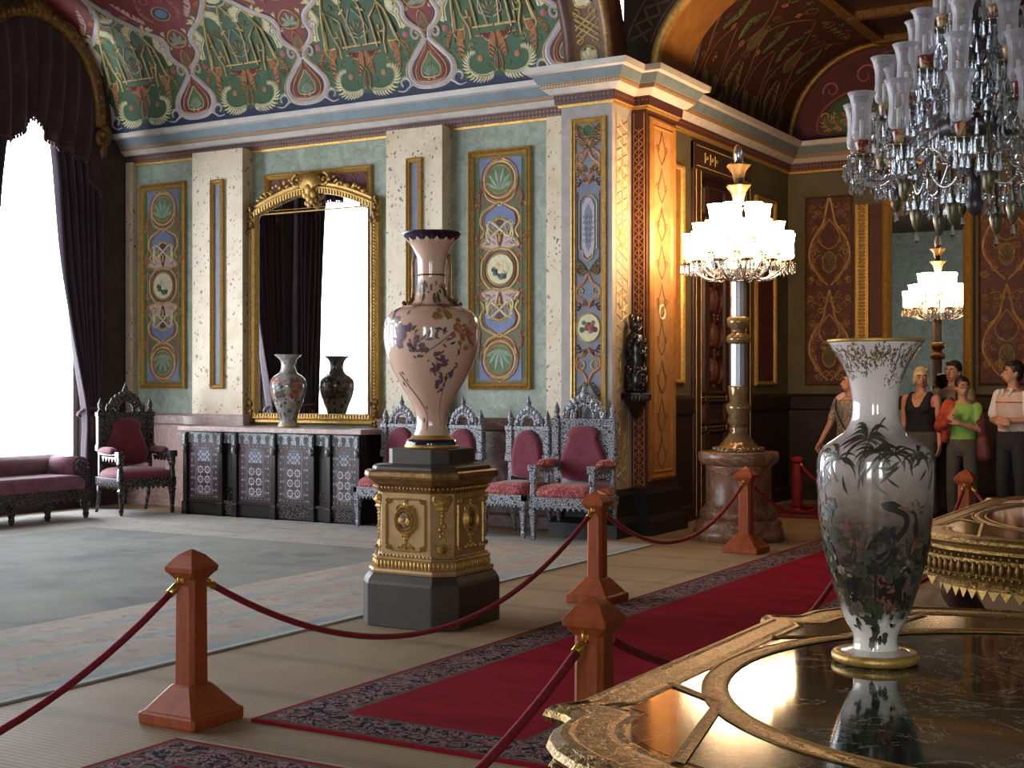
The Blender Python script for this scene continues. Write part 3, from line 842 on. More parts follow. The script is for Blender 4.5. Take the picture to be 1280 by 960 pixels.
def strip_panel(u0, u1, v0, v1, Y, label):
    t = thing('slim_wall_panel', label, 'wall panel', ((u0 + u1) / 2, Y, v0), 0, 'slim gilt strips on the marble pilasters')
    W, H = (u1 - u0) / 2, v1 - v0
    f = lambda u, v, h: (u, -h, v)
    m = MB().frame(f, -W, W, 0, H, [(0, 0), (0, .035), (.015, .045), (.03, .025), (.045, .035), (.055, .008)]); rope_bead(m, f, -W, W, 0, H, .05, .01, .035, .02); m.build('gilt_frame', ['gold'], t)
    m = MB(); m.add([f(-W, 0, .006), f(W, 0, .006), f(W, H, .006), f(-W, H, .006)], [(0, 1, 2, 3)]); m.build('inlay_strip', ['slate'], t)
strip_panel(-11.7, -11.49, 1.49, 4.06, 12.6, 'slim gilt strip with blue grey inlay on the speckled pilaster left of the mirror')
strip_panel(-8.77, -8.56, 1.49, 4.08, 12.6, 'slim gilt strip on the speckled pilaster partly behind the pink vase')
# red panel over the mirror
t = thing('red_wall_panel', 'wide dark red panel with gilt border above the gilt mirror', 'wall panel', (-10.18, YB, 3.6))
f = lambda u, v, h: (u, -h, v)
MB().frame(f, -.8, .8, 0, .49, GF).build('gilt_frame', ['gold'], t)
q = MB(); q.add([f(-.8, 0, .006), f(.8, 0, .006), f(.8, .49, .006), f(-.8, .49, .006)], [(0, 1, 2, 3)]); q.build('painted_field', ['dark_red'], t)
q = Orn(lambda u, v, h: f(u, v, h + .008)); q.T = MIRU()
for k in range(4): q.rib([(.1 + .18 * k + .1 * math.cos(R(a)), .28 + .13 * math.sin(R(a))) for a in range(0, 181, 20)], .014, 'rose')
q.done('painted_ornament', t)

# pier front: blue arabesque pilaster panel
t = thing('pilaster_panel', 'tall slim blue and gold arabesque panel on the pale corner pilaster', 'wall panel', (-6.325, 12.3, .6))
f = lambda u, v, h: (u + .11, -h, v)
Wp, Hp = .2, 3.65
MB().frame(f, -.31, .09, 0, Hp, [(0, 0), (0, .02), (.02, .03), (.035, .015), (.05, .02), (.06, .005)]).build('gilt_frame', ['gold'], t)
fc = lambda u, v, h: (u, -h, v)
q = MB(); q.add([fc(-.18, .02, .005), fc(.18, .02, .005), fc(.18, Hp - .02, .005), fc(-.18, Hp - .02, .005)], [(0, 1, 2, 3)]); q.build('painted_field', ['slate'], t)
q = Orn(lambda u, v, h: fc(u, v, h + .007)); q.T = MIRU()
def arab(q, v, s=1):
    q.rib(crom([(0, v), (.05, v + s * .08), (.12, v + s * .1), (.13, v + s * .2), (.05, v + s * .26), (0, v + s * .36)], 5), .028, 'orange')
    q.spiral((.085, v + s * .17), .06, .012, 270, 270 + s * 420, .02, 'gold_paint')
    q.feather([(.02, v + s * .02), (.08, v + s * .03), (.12, v - s * .03)], .05, 5, 'brown', 'gold_paint', s)
    q.feather([(.01, v + s * .36), (.06, v + s * .44), (.12, v + s * .5)], .06, 6, 'olive', 'gold_paint', -s)
def cart(q, v0, v1):
    q.rib([(0, v0), (.05, v0 + .03), (.06, v0 + .1), (.1, v0 + .12), (.1, v1 - .1), (.05, v1 - .04), (0, v1 - .03)], .018, 'gold_paint')
    q.fill([(0, v0 + .03), (.04, v0 + .06), (.07, v0 + .14), (.07, v1 - .14), (.03, v1 - .07), (0, v1 - .06)], 'cornice' if False else 'lilac_white', .002)
    q.fill([(0, v0 + .09), (.03, v0 + .15), (.045, v1 - .2), (0, v1 - .12)], 'slate', .003)
    for u in (.125, .15): q.rib([(u, v0), (u, v1)], .01, 'gold_paint' if u > .13 else 'blue')
    for k in range(5): q.spiral((.03, v0 + .2 + k * (v1 - v0 - .4) / 5), .025, .006, 0, 360, .01, 'grey_green')
arab(q, 3.08); arab(q, 2.98, 1); q.disc((0, 3.52), .06, 'green', .004); q.ring((0, 3.52), .065, .014, 'gold_paint'); q.feather([(.02, 3.4), (.1, 3.46), (.13, 3.58)], .06, 7, 'orange', 'gold_paint', -1)
cart(q, 2.2, 2.9)
arab(q, 1.72); arab(q, 1.32, -1); q.feather([(.01, 2.1), (.09, 2.06), (.14, 2.12)], .07, 6, 'brown', 'gold_paint', 1)
q.disc((0, 1.52), .125, 'cream', .005, .14); q.ring((0, 1.52), .13, .02, 'gold_paint', ry=.145)
cart(q, .2, .85)
q.T = [lambda u, v: (u, v)]; q.flower((.02, 1.52), .06, 'red', 'rose', 6, 2, .006)
for a in (-.07, .08): q.disc((a, 1.5), .03, 'green', .007, n=8); q.disc((a * .7, 1.57), .025, 'leaf_green', .007, n=8)
q.done('painted_ornament', t)
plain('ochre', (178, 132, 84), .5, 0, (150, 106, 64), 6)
# lit shaft face inside the arch
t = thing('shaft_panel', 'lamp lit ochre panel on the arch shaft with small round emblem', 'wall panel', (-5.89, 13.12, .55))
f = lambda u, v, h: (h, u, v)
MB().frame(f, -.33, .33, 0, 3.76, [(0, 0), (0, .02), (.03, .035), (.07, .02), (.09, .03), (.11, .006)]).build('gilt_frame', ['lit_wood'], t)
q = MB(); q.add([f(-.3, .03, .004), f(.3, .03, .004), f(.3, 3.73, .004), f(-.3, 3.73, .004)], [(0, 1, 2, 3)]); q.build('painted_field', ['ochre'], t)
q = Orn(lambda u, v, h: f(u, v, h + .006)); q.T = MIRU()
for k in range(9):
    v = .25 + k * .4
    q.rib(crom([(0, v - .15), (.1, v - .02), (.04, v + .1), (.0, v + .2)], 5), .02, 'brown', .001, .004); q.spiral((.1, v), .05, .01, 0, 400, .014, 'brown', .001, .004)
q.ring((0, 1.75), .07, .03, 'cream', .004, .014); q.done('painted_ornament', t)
# ---------------------------------------------------------------- fabrics, inlay
plain('drape', (62, 44, 58), .85, 0, (44, 30, 42), 2.5, .25, 12, sheen=.25)
plain('valance', (70, 36, 44), .85, 0, (48, 26, 34), 2.5, .2, 12, sheen=.2)
plain('tassel', (86, 60, 58), .8)
plain('velvet', (128, 48, 66), .85, 0, (104, 34, 52), 14, .2, 60, sheen=.3)
def m_brocade():
    t = NT('brocade')
    v = t.voro(34); n = t.noise(26, 4, .7, 1.2)
    c = t.mix(t.ramp(n, [(.5, 0.0), (.6, 1.0)]), (134, 34, 48), (196, 122, 104))
    c = t.mix(t.ramp(v, [(.1, .7), (.25, 0.0)]), c, (96, 20, 36))
    t.bsdf(c, .75, sheen=.2); M['brocade'] = t.mat
m_brocade()
def m_inlay(name, base, shell, s1, s2, cut):
    t = NT(name)
    v = t.voro(s1, 'DISTANCE_TO_EDGE'); n = t.noise(s2, 4, .7, .8)
    a = t.ramp(v, [(cut, 0.0), (cut + .06, 1.0)])
    c = t.mix(a, base, t.ramp(n, [(.35, shell[0]), (.6, shell[1])]))
    c = t.mix(t.ramp(n, [(.52, 0.0), (.62, .75)]), c, base)
    t.bsdf(c, .22, .0, t.bump(v, .2, .004)); M[name] = t.mat
m_inlay('inlay_silver', (40, 35, 36), ((128, 130, 138), (200, 202, 210)), 46, 70, .06)
m_inlay('inlay_dim', (34, 27, 26), ((66, 58, 58), (116, 108, 110)), 34, 45, .1)
m_inlay('inlay_dark', (26, 19, 17), ((52, 44, 42), (92, 86, 88)), 26, 40, .22)
plain('pearl', (196, 198, 208), .22, .1, (150, 152, 166), 30)
plain('ebony', (24, 18, 17), .3, 0, (36, 27, 24), 8)

# ---------------------------------------------------------------- curtains and gilt pelmets
def pelmet_arch(yc, z0=4.72, rise=1.22, hw=.97, n=28):
    return [(yc - hw * math.cos(PI * i / n), z0 + rise * math.sin(PI * i / n) ** .8) for i in range(n + 1)]
def make_curtain(yc, label, plabel, inn, ow, prise=1.22):
    t = thing('curtain', label, 'curtain', (XL + .18, yc, 0), 0, 'curtains of the window wall')
    zs = [5.25, 5.0, 4.5, 4.0, 3.5, 3.05, 2.6, 2.2, 1.85, 1.5, 1.28, 1.15, 1.0, .7, .35, .03]
    out = [ow + x for x in (-.12, -.07, -.03, -.01, -.01, 0, 0, 0, -.01, -.03, -.08, -.1, -.08, -.05, -.03, -.02)]
    ti = inn[11] + .11; tw = (out[11] - inn[11]) / 2 + .03; ti = (out[11] + inn[11]) / 2
    for sg in (1, -1):
        m = MB(); rings = []
        for z, a, b in zip(zs, inn, out):
            row = []; N = 72
            for k in range(N + 1):
                s_ = k / N; y = a + (b - a) * s_
                amp = .055 * min(1, (b - a) / .35 + .25)
                x = amp * math.sin(s_ * PI * 13 + .6 * math.sin(z * 1.3)) + .02 * math.sin(s_ * 31 + z) + .05 * (1 - s_)
                row.append((x, sg * y, z))
            rings.append(row)
        m.loft(rings, 0, True, False, False)
        o = m.build('drape', ['drape'], t, recalc=False)
        md = o.modifiers.new('thick', 'SOLIDIFY'); md.thickness = .012
        md = o.modifiers.new('sub', 'SUBSURF'); md.levels = 1; md.render_levels = 1
        m = MB(); m.tube([(.09 * math.cos(a) , sg * (ti + tw * math.sin(a)), 1.2 + .05 * math.cos(a)) for a in [PI * 2 * i / 14 for i in range(15)]], .022, 8)
        m.lathe([(.004, 0), (.03, .02), (.035, .08), (.02, .1), (.026, .12), (.045, .3), (.04, .33)][::-1], (.1, sg * (ti - .03), .84), 12)
        m.build('tieback', ['tassel'], t)
    # valance with swags
    m = MB(); rings = []; low = []
    def lower(y):
        a = abs(y)
        pts = [(0, 4.74), (.08, 4.62), (.2, 4.5), (.33, 4.40), (.5, 4.42), (.75, 4.3), (.98, 3.9)]
        for (a0, z0), (a1, z1) in zip(pts, pts[1:]):
            if a <= a1: return z0 + (z1 - z0) * (a - a0) / (a1 - a0)
        return 3.9
    N = 90; cols = []
    for k in range(N + 1):
        y = -.97 + 1.94 * k / N
        zt = 4.72 + prise * max(1 - (y / .97) ** 2, 0) ** .4
        zl = lower(y); col = []
        for j in range(11):
            s_ = j / 10
            x = .12 + .035 * math.sin(k * .62 + 2.4 * s_ * (1 if y > 0 else -1)) * (.4 + s_) + .05 * math.sin(s_ * PI)
            col.append((x, y, zt + (zl - zt) * s_))
        cols.append(col); low.append(col[-1])
    m.loft(cols, 0, True, False, False)
    o = m.build('valance', ['valance'], t, recalc=False)
    md = o.modifiers.new('thick', 'SOLIDIFY'); md.thickness = .012
    m = MB()
    for k, p_ in enumerate(low): m.ball((p_[0], p_[1], p_[2] - .03), .016, 6, 0, (1, 1, 1.8), 4)
    m.tube(low, .014, 6)
    m.build('fringe', ['tassel'], t)
    # gilt pelmet: carved arch with scroll ends
    g = thing('pelmet', plabel, 'pelmet', (XL + .3, yc, 4.5), 0, 'gilt arched pelmets')
    ar = [(a, z - 4.5) for a, z in pelmet_arch(0, 4.72, prise, n=40)]
    m = MB(); m.tube([(0.02, a, z) for a, z in ar], .085, 10, 0)
    for i, (a, z) in enumerate(ar):
        m.ball((.09, a, z), .045 if i % 2 else .03, 6, 0, (1, 1, 1.2), 4)
    m.build('arch_moulding', ['gold_dark'], g)
    for sg in (1, -1):
        m = MB(); pts = []
        for i in range(30):
            a = i / 29 * 3.4 * PI; r = .13 - .035 * a / PI
            pts.append((.06, sg * (.98 + r * math.sin(a) * .9), .12 + r * math.cos(a)))
        m.tube(pts, [.05 - .0009 * i for i in range(30)], 8); m.ball((.08, sg * .98, -.06), .06, 8, 0, (.8, 1, 1.7)); m.ball((.09, sg * .97, .14), .05, 8)
        m.build('scroll_end', ['gold_dark'], g)
    m = MB()
    for a, z, r in ((0, 1.5, .14), (-.13, 1.46, .09), (.13, 1.46, .09), (-.24, 1.42, .06), (.24, 1.42, .06), (0, 1.66, .07), (-.07, 1.6, .06), (.07, 1.6, .06)):
        m.ball((.06, a, z), r, 8, 0, (.7, 1, 1))
    m.build('crest', ['gold_dark'], g)
make_curtain(WINY[0], 'dark purple velvet curtain with swags and tiebacks at the tall window left of the throne', 'carved gilt arched pelmet over the dark purple curtain at far left', [.16, .2, .31, .38, .42, .46, .53, .6, .67, .75, .80, .82, .82, .80, .78, .77], 1.12)
make_curtain(WINY[1], 'dark purple curtain seen only as a reflection in the gilt mirror over the sideboard', 'carved gilt arched pelmet over the reflected second window curtain', [.5, .53, .6, .63, .66, .69, .73, .76, .79, .82, .83, .84, .84, .83, .82, .82], 1.3, 1.1)

# ---------------------------------------------------------------- large gilt mirror over the sideboard
t = thing('wall_mirror', 'tall arched gilt framed mirror standing above the inlaid sideboard', 'mirror', (-10.22, YB, 1.07))
f = lambda u, v, h: (u, -h, v)
HW = .97
def top(u): return 2.62 + .26 * math.cos(u / HW * PI / 2) ** 1.0
us = [-HW + 2 * HW * i / 24 for i in range(25)]
poly = [(-HW + .05, .06), (HW - .05, .06)] + [(u, top(u) - .05) for u in us[::-1] if abs(u) <= HW - .04]
MB().prism(poly, f, .03, .045, 0).build('mirror_glass', ['mirror_glass'], t)
m = MB()
path = [(-HW, .0), (HW, .0)] + [(u, top(u)) for u in us[::-1]] 
prof = [(.0, .0), (.0, .07), (-.02, .10), (-.05, .085), (-.07, .11), (-.10, .09), (-.13, .05)]
rings = []; n_ = len(path)
for i in range(n_):
    p0 = Vector(path[i - 1]); p1 = Vector(path[i]); p2 = Vector(path[(i + 1) % n_])
    d0 = (p1 - p0).normalized(); d1 = (p2 - p1).normalized()
    nn = Vector((d0.y, -d0.x)) + Vector((d1.y, -d1.x)); nn = nn * (2 / max(nn.length_squared, .5))
    rings.append([f(p1.x + nn.x * o_, p1.y + nn.y * o_, h) for o_, h in prof])
rings.append(rings[0])
m.loft(rings, 0, False, False, False)
def beads(m, pts, r, y=.1, sq=(1, .7, 1), seg=6, k=4):
    for u, v in pts: m.ball(f(u, v, y), r, seg, 0, sq, k)
def along(p, q_, st):
    L = math.hypot(q_[0] - p[0], q_[1] - p[1]); n = int(L / st)
    return [(p[0] + (q_[0] - p[0]) * i / n, p[1] + (q_[1] - p[1]) * i / n) for i in range(n + 1)]
# dentil row inside the arch and along the foot
for u, v in [(u, top(u) - .10) for u in [-HW + .1 + i * .042 for i in range(43)]]:
    m.box(u - .012, u + .012, -.105, -.06, v - .045, v + .03)
for u, v in along((-HW + .12, .09), (HW - .12, .09), .042): m.box(u - .012, u + .012, -.105, -.06, v - .02, v + .03)
for sx in (-1, 1): beads(m, along((sx * (HW - .035), .12), (sx * (HW - .035), 2.55), .04), .018)
m.build('gilt_frame', ['gold'], t)
m = MB(); r2 = random.Random(3)
for k in range(15):   # shell crest
    a = R(10 + 160 * k / 14)
    m.tube([f(.0, 2.78, .12), f(.09 * math.cos(a), 2.80 + .09 * math.sin(a), .15), f(.19 * math.cos(a), 2.82 + .17 * math.sin(a), .10)], [.014, .022, .012], 6)
for a, z, r in ((0, 2.78, .07), (0, 2.68, .05), (-.06, 2.72, .045), (.06, 2.72, .045), (0, 2.6, .035), (-.04, 2.62, .03), (.04, 2.63, .03)): m.ball(f(a, z, .12), r, 8, 0, (1, .7, 1.1))
for sx in (-1, 1):
    for k in range(26):
        u = sx * (.2 + k * .024 + r2.uniform(-.01, .01))
        m.ball(f(u, top(u) + r2.uniform(-.01, .085) * (1 - k / 40), .1 + r2.uniform(-.02, .03)), r2.uniform(.016, .036), 6, 0, (1, .8, .8), 4)
    pts = [f(sx * (.2 + .07 * math.sin(a)), 2.9 + .07 * math.cos(a) , .1) for a in [i * .4 for i in range(14)]]
    m.tube(pts, .018, 6)
m.build('shell_crest', ['gold'], t)
for sx in (-1, 1):
    for vv, nm in ((2.55, 'corner_scroll'), (.1, 'corner_scroll')):
        m = MB()
        for k in range(26):
            m.ball(f(sx * (HW - .03 + r2.uniform(-.05, .04)), vv + r2.uniform(-.22, .12) * (1 if vv > 1 else -1), .09 + r2.uniform(-.02, .03)), r2.uniform(.018, .042), 6, 0, (1, .8, 1.1), 4)
        m.build(nm, ['gold_dark'], t)

# ---------------------------------------------------------------- inlaid sideboard
SX0, SX1, SYF, SYB = -11.6, -8.99, 12.03, 12.7
t = thing('sideboard', 'long dark sideboard inlaid with mother of pearl under the gilt mirror', 'sideboard', (-10.3, SYF, 0))
ox = -10.3
f = lambda u, v, h: (u - ox, -h, v)
m = MB().box(SX0 + .02 - ox, SX1 - .02 - ox, .06, .57, .19, .98); m.box(SX0 + .01 - ox, SX1 - ox, .03, .57, 0, .19)
m.build('carcass', ['ebony'], t, bev=.006)
MB().box(SX0 - .06 - ox, SX1 + .05 - ox, -.06, .57, .99, 1.05).build('marble_top', ['grey_pink_marble'], t, bev=.012)
xs = [-11.6, -11.46 + .02, -11.01, -10.77, -10.21, -9.66, -9.41, -8.99]
posts = [-11.57, -11.01, -10.79, -10.21, -9.65, -9.42, -9.02]
for px_ in posts:
    m = MB(); u = px_ - ox
    m.box(u - .03, u + .03, -.03, .07, 0, .86); m.box(u - .04, u + .04, -.045, .07, .78, .98); m.box(u - .04, u + .04, -.045, .07, 0, .16)
    m.build('post', ['ebony'], t, bev=.006)
    m = MB(); m.box(u - .022, u + .022, -.055, -.04, .84, .96).ball((u, -.05, .78), .028, 8, 0, (1, .7, 1.6)); m.build('post_inlay', ['inlay_silver'], t)
for i in range(len(posts) - 1):
    a, b_ = posts[i] - ox + .04, posts[i + 1] - ox - .04; W = b_ - a
    # frieze board pierced by dark horseshoe arches
    q = Orn(lambda u, v, h: (u, .0 - h, v))
    q.add([(a, -.01, .86), (b_, -.01, .86), (b_, -.01, .98), (a, -.01, .98), (a, .06, .86), (b_, .06, .86), (b_, .06, .98), (a, .06, .98)], [(0, 1, 2, 3), (0, 1, 5, 4), (3, 2, 6, 7)], 0)
    nA = max(2, round(W / .115))
    for k in range(nA):
        c_ = a + W * (k + .5) / nA; r = .034
        q.add([(c_ + r * math.cos(x), -.014, .925 + r * math.sin(x)) for x in [2 * PI * j / 14 for j in range(14)]], [tuple(range(14))], 1)
        q.add([(c_ - .018, -.0135, .862), (c_ + .018, -.0135, .862), (c_ + .024, -.0135, .92), (c_ - .024, -.0135, .92)], [(0, 1, 2, 3)], 1)
    q.build('arcade_frieze', ['inlay_silver', 'black'], t, recalc=False)
    m = MB().box(a, b_, -.015, .06, .155, .19).box(a, b_, .0, .06, .02, .15); m.build('plinth', ['inlay_dim' if i % 2 else 'ebony'], t)
    if W < .25:
        m = MB().box(a, b_, .04, .07, .19, .86); m.build('niche', ['black'], t)
        m = MB().box(a, b_, .03, .05, .2, .34); 
        m.build('niche_panel', ['inlay_dark'], t)
        continue
    m = MB().box(a, b_, .0, .06, .19, .86)
    d = m.build('door', ['dark_wood'], t)
    q = Orn(lambda u, v, h: (u, .0 - h, v)); uc = (a + b_) / 2; q.T = MIRU(uc)
    w2 = W * .27
    q.rib([(0, .25), (w2, .25), (w2, .8), (0, .8)], .012, 'slate', .001, .004)
    q.rib([(0, .265), (w2 - .02, .265), (w2 - .02, .785), (0, .785)], .006, 'lilac_white', .001, .003)
    q.fill([(0, .64), (w2 - .035, .64), (w2 - .035, .77), (0, .77)], 'slate', .001)
    for k in range(4):
        for j in range(3): q.disc((.02 + .032 * j, .655 + .032 * k), .011, 'navy' if (j + k) % 2 else 'lilac_white', .002, n=6)
    for k in range(3):
        q.ring((.053, .31 + .115 * k), .036, .016, 'lilac_white', .001, .004, n=10); q.disc((.053, .31 + .115 * k), .014, 'slate', .001, n=6)
        for j in range(8):
            aa = 2 * PI * j / 8; q.disc((.053 + .05 * math.cos(aa), .31 + .115 * k + .05 * math.sin(aa)), .008, 'slate', .001, n=5)
    for k in range(9):
        q.disc((w2 + .06, .23 + k * .07), .012, 'lilac_white' if k % 2 else 'slate', .001, n=6)
        if k % 2: q.disc((w2 + .025, .23 + k * .07), .012, 'slate', .001, .02, n=6)
    for k in range(4): q.disc((.03 + .06 * k, .225), .01, 'slate', .001, n=6); q.disc((.03 + .06 * k, .83), .01, 'slate', .001, n=6)
    q.done('pearl_inlay', d)

# ---------------------------------------------------------------- pearl inlaid chairs
def pad(outl, f, t, steps=((1, 0), (1.02, .3), (1, .6), (.93, .86), (.78, 1.0))):
    n = len(outl); cx = sum(p[0] for p in outl) / n; cy = sum(p[1] for p in outl) / n
    m = MB(); m.loft([[f(cx + (a - cx) * s_, cy + (b_ - cy) * s_, t * h) for a, b_ in outl] for s_, h in steps], 0, True)
    return m
def scallops(m, x0, x1, y, z, n, axis='x', d=.035, t=.02, yy=None):
    w = (x1 - x0) / n
    for k in range(n):
        a = x0 + w * k
        pl = [(a, z), (a + w * .12, z), (a + w * .5, z - d), (a + w * .88, z), (a + w, z), (a + w, z + .012), (a, z + .012)]
        ff = (lambda p, q_, tt: (p, y + tt, q_)) if axis == 'x' else (lambda p, q_, tt: (y + tt, p, q_))
        m.prism(pl, ff, 0, t, 0)
def leg_mb(x, y, h, s=.032):
    m = MB(); m.ngon([(s * 1.15, s * .2, h), (s * 1.15, s * .2, h - .05), (s * .8, s * .2, h - .06), (s * 1.25, s * .3, h - .085), (s * 1.0, s * .3, h - .11), (s * .62, s * .2, .07), (s * .75, s * .2, .05), (s * .4, s * .1, 0)], c=(x, y, 0))
    return m
def make_chair(W, D, label, arms, group, sh=.40, bh=1.06, ch=.3, mat='inlay_silver', cover='brocade', backm='velvet', cat='chair'):
    """front of the seat looks towards -Y; origin on the floor under the seat"""
    t = thing('throne_chair' if arms else 'side_chair', label, cat, (0, 0, 0), 0, group)
    w, d = W / 2, D / 2
    for sx in (-1, 1):
        leg_mb(sx * (w - .035), -d + .035, sh - .03).build('leg', [mat], t)
        m = MB(); m.tube([(sx * (w - .04), d - .03, sh), (sx * (w - .04), d - .02, .2), (sx * (w - .04), d + .05, .0)], [.03, .024, .018], 8); m.build('leg', [mat], t)
    m = MB()
    m.box(-w, w, -d, -d + .045, sh - .07, sh + .03).box(-w, -w + .045, -d, d, sh - .07, sh + .03).box(w - .045, w, -d, d, sh - .07, sh + .03).box(-w, w, d - .045, d, sh - .07, sh + .03)
    scallops(m, -w + .06, w - .06, -d + .005, sh - .07, 9, 'x'); scallops(m, -d + .06, d - .06, w - .025, sh - .07, 8, 'y'); scallops(m, -d + .06, d - .06, -w + .005, sh - .07, 8, 'y')
    m.build('seat_frame', [mat], t, bev=.004)
    ol = [(w * .96 * c_, d * .97 * s_) for c_, s_ in [(math.copysign(abs(math.cos(a)) ** .35, math.cos(a)), math.copysign(abs(math.sin(a)) ** .35, math.sin(a))) for a in [2 * PI * (i + .5) / 28 for i in range(28)]]]
    pad(ol, lambda a, b_, h: (a, b_, sh + .02 + h), .13, ((1, 0), (1.02, .35), (.96, .65), (.8, .88), (.45, 1.0))).build('seat', [cover], t)
    yb = d - .06
    fb = lambda u, v, h: (u, yb - h, v)
    for sx in (-1, 1):
        m = MB(); u = sx * (w - .04)
        m.ngon([(.022, .005, sh), (.022, .005, .72), (.05, .012, .74), (.05, .012, .8), (.04, .01, .82), (.042, .01, bh - .06), (.05, .012, bh - .04), (.05, .012, bh)], c=(u, yb, 0)); m.build('back_post', [mat], t)
        m = MB(); m.lathe([(.035, 0), (.036, .02), (.02, .035), (.03, .06), (.034, .09), (.02, .125), (.006, .16), (.002, .17)], (u, yb, bh), 10); m.build('finial', [mat], t)
    # inlaid back board with the padded panel
    m = MB(); m.box(-w + .08, w - .08, yb - .015, yb + .02, .66, bh - .02); m.box(-w + .06, w - .06, yb - .03, yb + .03, .58, .66); m.box(-w + .06, w - .06, yb - .035, yb + .035, bh - .04, bh)
    m.build('back_board', [mat], t, bev=.004)
    wp = w * .74; hp0, hp1 = .57, bh - (.09 if arms else .05)
    if arms:
        ol = crom([(-wp * .9, hp0 + .03), (-wp * 1.0, hp0 + .12), (-wp * .95, hp0 + (hp1 - hp0) * .4), (-wp * .72, hp0 + (hp1 - hp0) * .68), (-wp * .62, hp1 - .1), (-wp * .66, hp1 - .05), (-wp * .4, hp1), (0, hp1 + .015), (wp * .4, hp1), (wp * .66, hp1 - .05), (wp * .62, hp1 - .1), (wp * .72, hp0 + (hp1 - hp0) * .68), (wp * .95, hp0 + (hp1 - hp0) * .4), (wp, hp0 + .12), (wp * .9, hp0 + .03), (wp * .6, hp0), (0, hp0 - .01), (-wp * .6, hp0)], 3)
    else:
        ol = crom([(-wp * .9, hp0 + .02), (-wp * .96, hp0 + .14), (-wp * .88, hp0 + .28), (-wp * .7, hp1 - .08), (-wp * .38, hp1 - .01), (0, hp1 + .01), (wp * .38, hp1 - .01), (wp * .7, hp1 - .08), (wp * .88, hp0 + .28), (wp * .96, hp0 + .14), (wp * .9, hp0 + .02), (wp * .5, hp0), (0, hp0), (-wp * .5, hp0)], 3)
    pad(ol, lambda a, b_, h: fb(a, b_, .015 + h), .06).build('backrest', [backm], t)
    # pierced crest: arch with leaf lobes stepping up to a finial
    m = MB(); cw = w * .62
    for k in range(13):
        a = PI * k / 12
        m.ball(fb(.5 * cw * math.cos(a), bh + .02 + ch * .38 * math.sin(a), .0), .026, 8, 0, (1, .6, 1))
    for u, z, r in ((0, .62, .05), (-.045, .55, .04), (.045, .55, .04), (-.09, .46, .042), (.09, .46, .042), (-.13, .36, .04), (.13, .36, .04), (-.15, .26, .036), (.15, .26, .036), (-.17, .15, .035), (.17, .15, .035), (-.07, .36, .03), (.07, .36, .03), (-.115, .2, .032), (.115, .2, .032), (0, .74, .034), (-.18, .05, .035), (.18, .05, .035)):
        m.ball(fb(u * cw / .19, bh + z * ch * 1.12, .0), r * ch / .3, 8, 0, (1, .55, 1.15))
    m.lathe([(.022, 0), (.03, .03), (.012, .07), (.002, .11)], (0, yb, bh + .8 * ch), 8)
    for sx in (-1, 1):
        m.lathe([(.02, 0), (.026, .03), (.028, .05), (.012, .09), (.003, .11)], (sx * (w - .13), yb, bh), 8)
    m.build('crest', [mat], t)
    if arms:
        for sx in (-1, 1):
            u = sx * (w - .03)
            m = MB(); m.tube([(u, yb, .72), (u, 0, .70), (u, -d + .05, .70)], .028, 8); m.box(u - .045, u + .045, -d + .0, -d + .1, .67, .745)
            m.ngon([(.035, .008, sh), (.03, .008, .5), (.024, .006, .55), (.036, .008, .6), (.03, .006, .68)], c=(u, -d + .05, 0))
            a = m.build('armrest', [mat], t, bev=.004)
            scl = MB(); scallops(scl, -d + .12, d - .14, u - .012, .665, 5, 'y', .05, .024); scl.build('arm_fringe', [mat], a)
            pad([(math.copysign(abs(math.cos(x)) ** .5, math.cos(x)) * .05, math.copysign(abs(math.sin(x)) ** .5, math.sin(x)) * (D * .27)) for x in [2 * PI * i / 20 for i in range(20)]],
                lambda p, q_, h: (u + p, .05 + q_, .72 + h), .07, ((1, 0), (1.05, .4), (.85, .8), (.5, 1))).build('arm_pad', [cover], a)
    return t
c3 = make_chair(.52, .6, 'pearl inlaid side chair with crimson pad directly beside the armed throne', False, 'pearl inlaid side chairs', bh=1.10, ch=.26)
c3.location = (-7.0, 12.02, .013)
c2 = dup(c3, (-7.83, 12.06, .013), None, 'pearl inlaid side chair mostly hidden behind the foot of the pink vase')
c1 = dup(c3, (-8.66, 12.1, .013), None, 'pearl inlaid side chair next to the right end of the dark sideboard')
th = make_chair(.7, .62, 'large pearl inlaid throne with orange red arm pads in front of the corner pilaster', True, 'thrones', bh=1.19, ch=.33)
th.location = (-6.3, 11.94, .013); th.rotation_euler = (0, 0, R(3))
tl = make_chair(.72, .66, 'dark inlaid throne with crimson seat in the corner beside the window curtain', True, 'thrones', bh=1.2, ch=.33, mat='inlay_dim', cover='velvet', backm='velvet')
tl.location = (-12.13, 11.76, .013); tl.rotation_euler = (0, 0, R(72))

# ---------------------------------------------------------------- window settee
t = thing('settee', 'long low settee in faded purple velvet under the bright window', 'settee', (-12.48, 10.1, .013))
plain('faded_velvet', (142, 92, 108), .85, 0, (110, 62, 82), 9, .2, 50, sheen=.3)
y0, y1 = -1.35, .98
m = MB().box(-.34, .36, y0, y1, .24, .34); scallops(m, y0 + .05, y1 - .05, .345, .24, 22, 'y', .05); m.build('seat_frame', ['inlay_dim'], t, bev=.006)
for yy in (-1.2, -.62, -.12, .37, .92):
    leg_mb(.32, yy, .26, .04).build('leg', ['inlay_dim'], t)
for yy in (-1.2, .92): leg_mb(-.3, yy, .26, .04).build('leg', ['inlay_dim'], t)
ol = [(a, b_) for a, b_ in ((-.3, y0 + .04), (.34, y0 + .04), (.35, y0 + .1), (.35, y1 - .16), (.34, y1 - .1), (-.3, y1 - .1))]
pad(ol, lambda a, b_, h: (a, b_, .33 + h), .17, ((1, 0), (1.01, .4), (.99, .75), (.93, .95), (.86, 1.0))).build('seat', ['faded_velvet'], t)
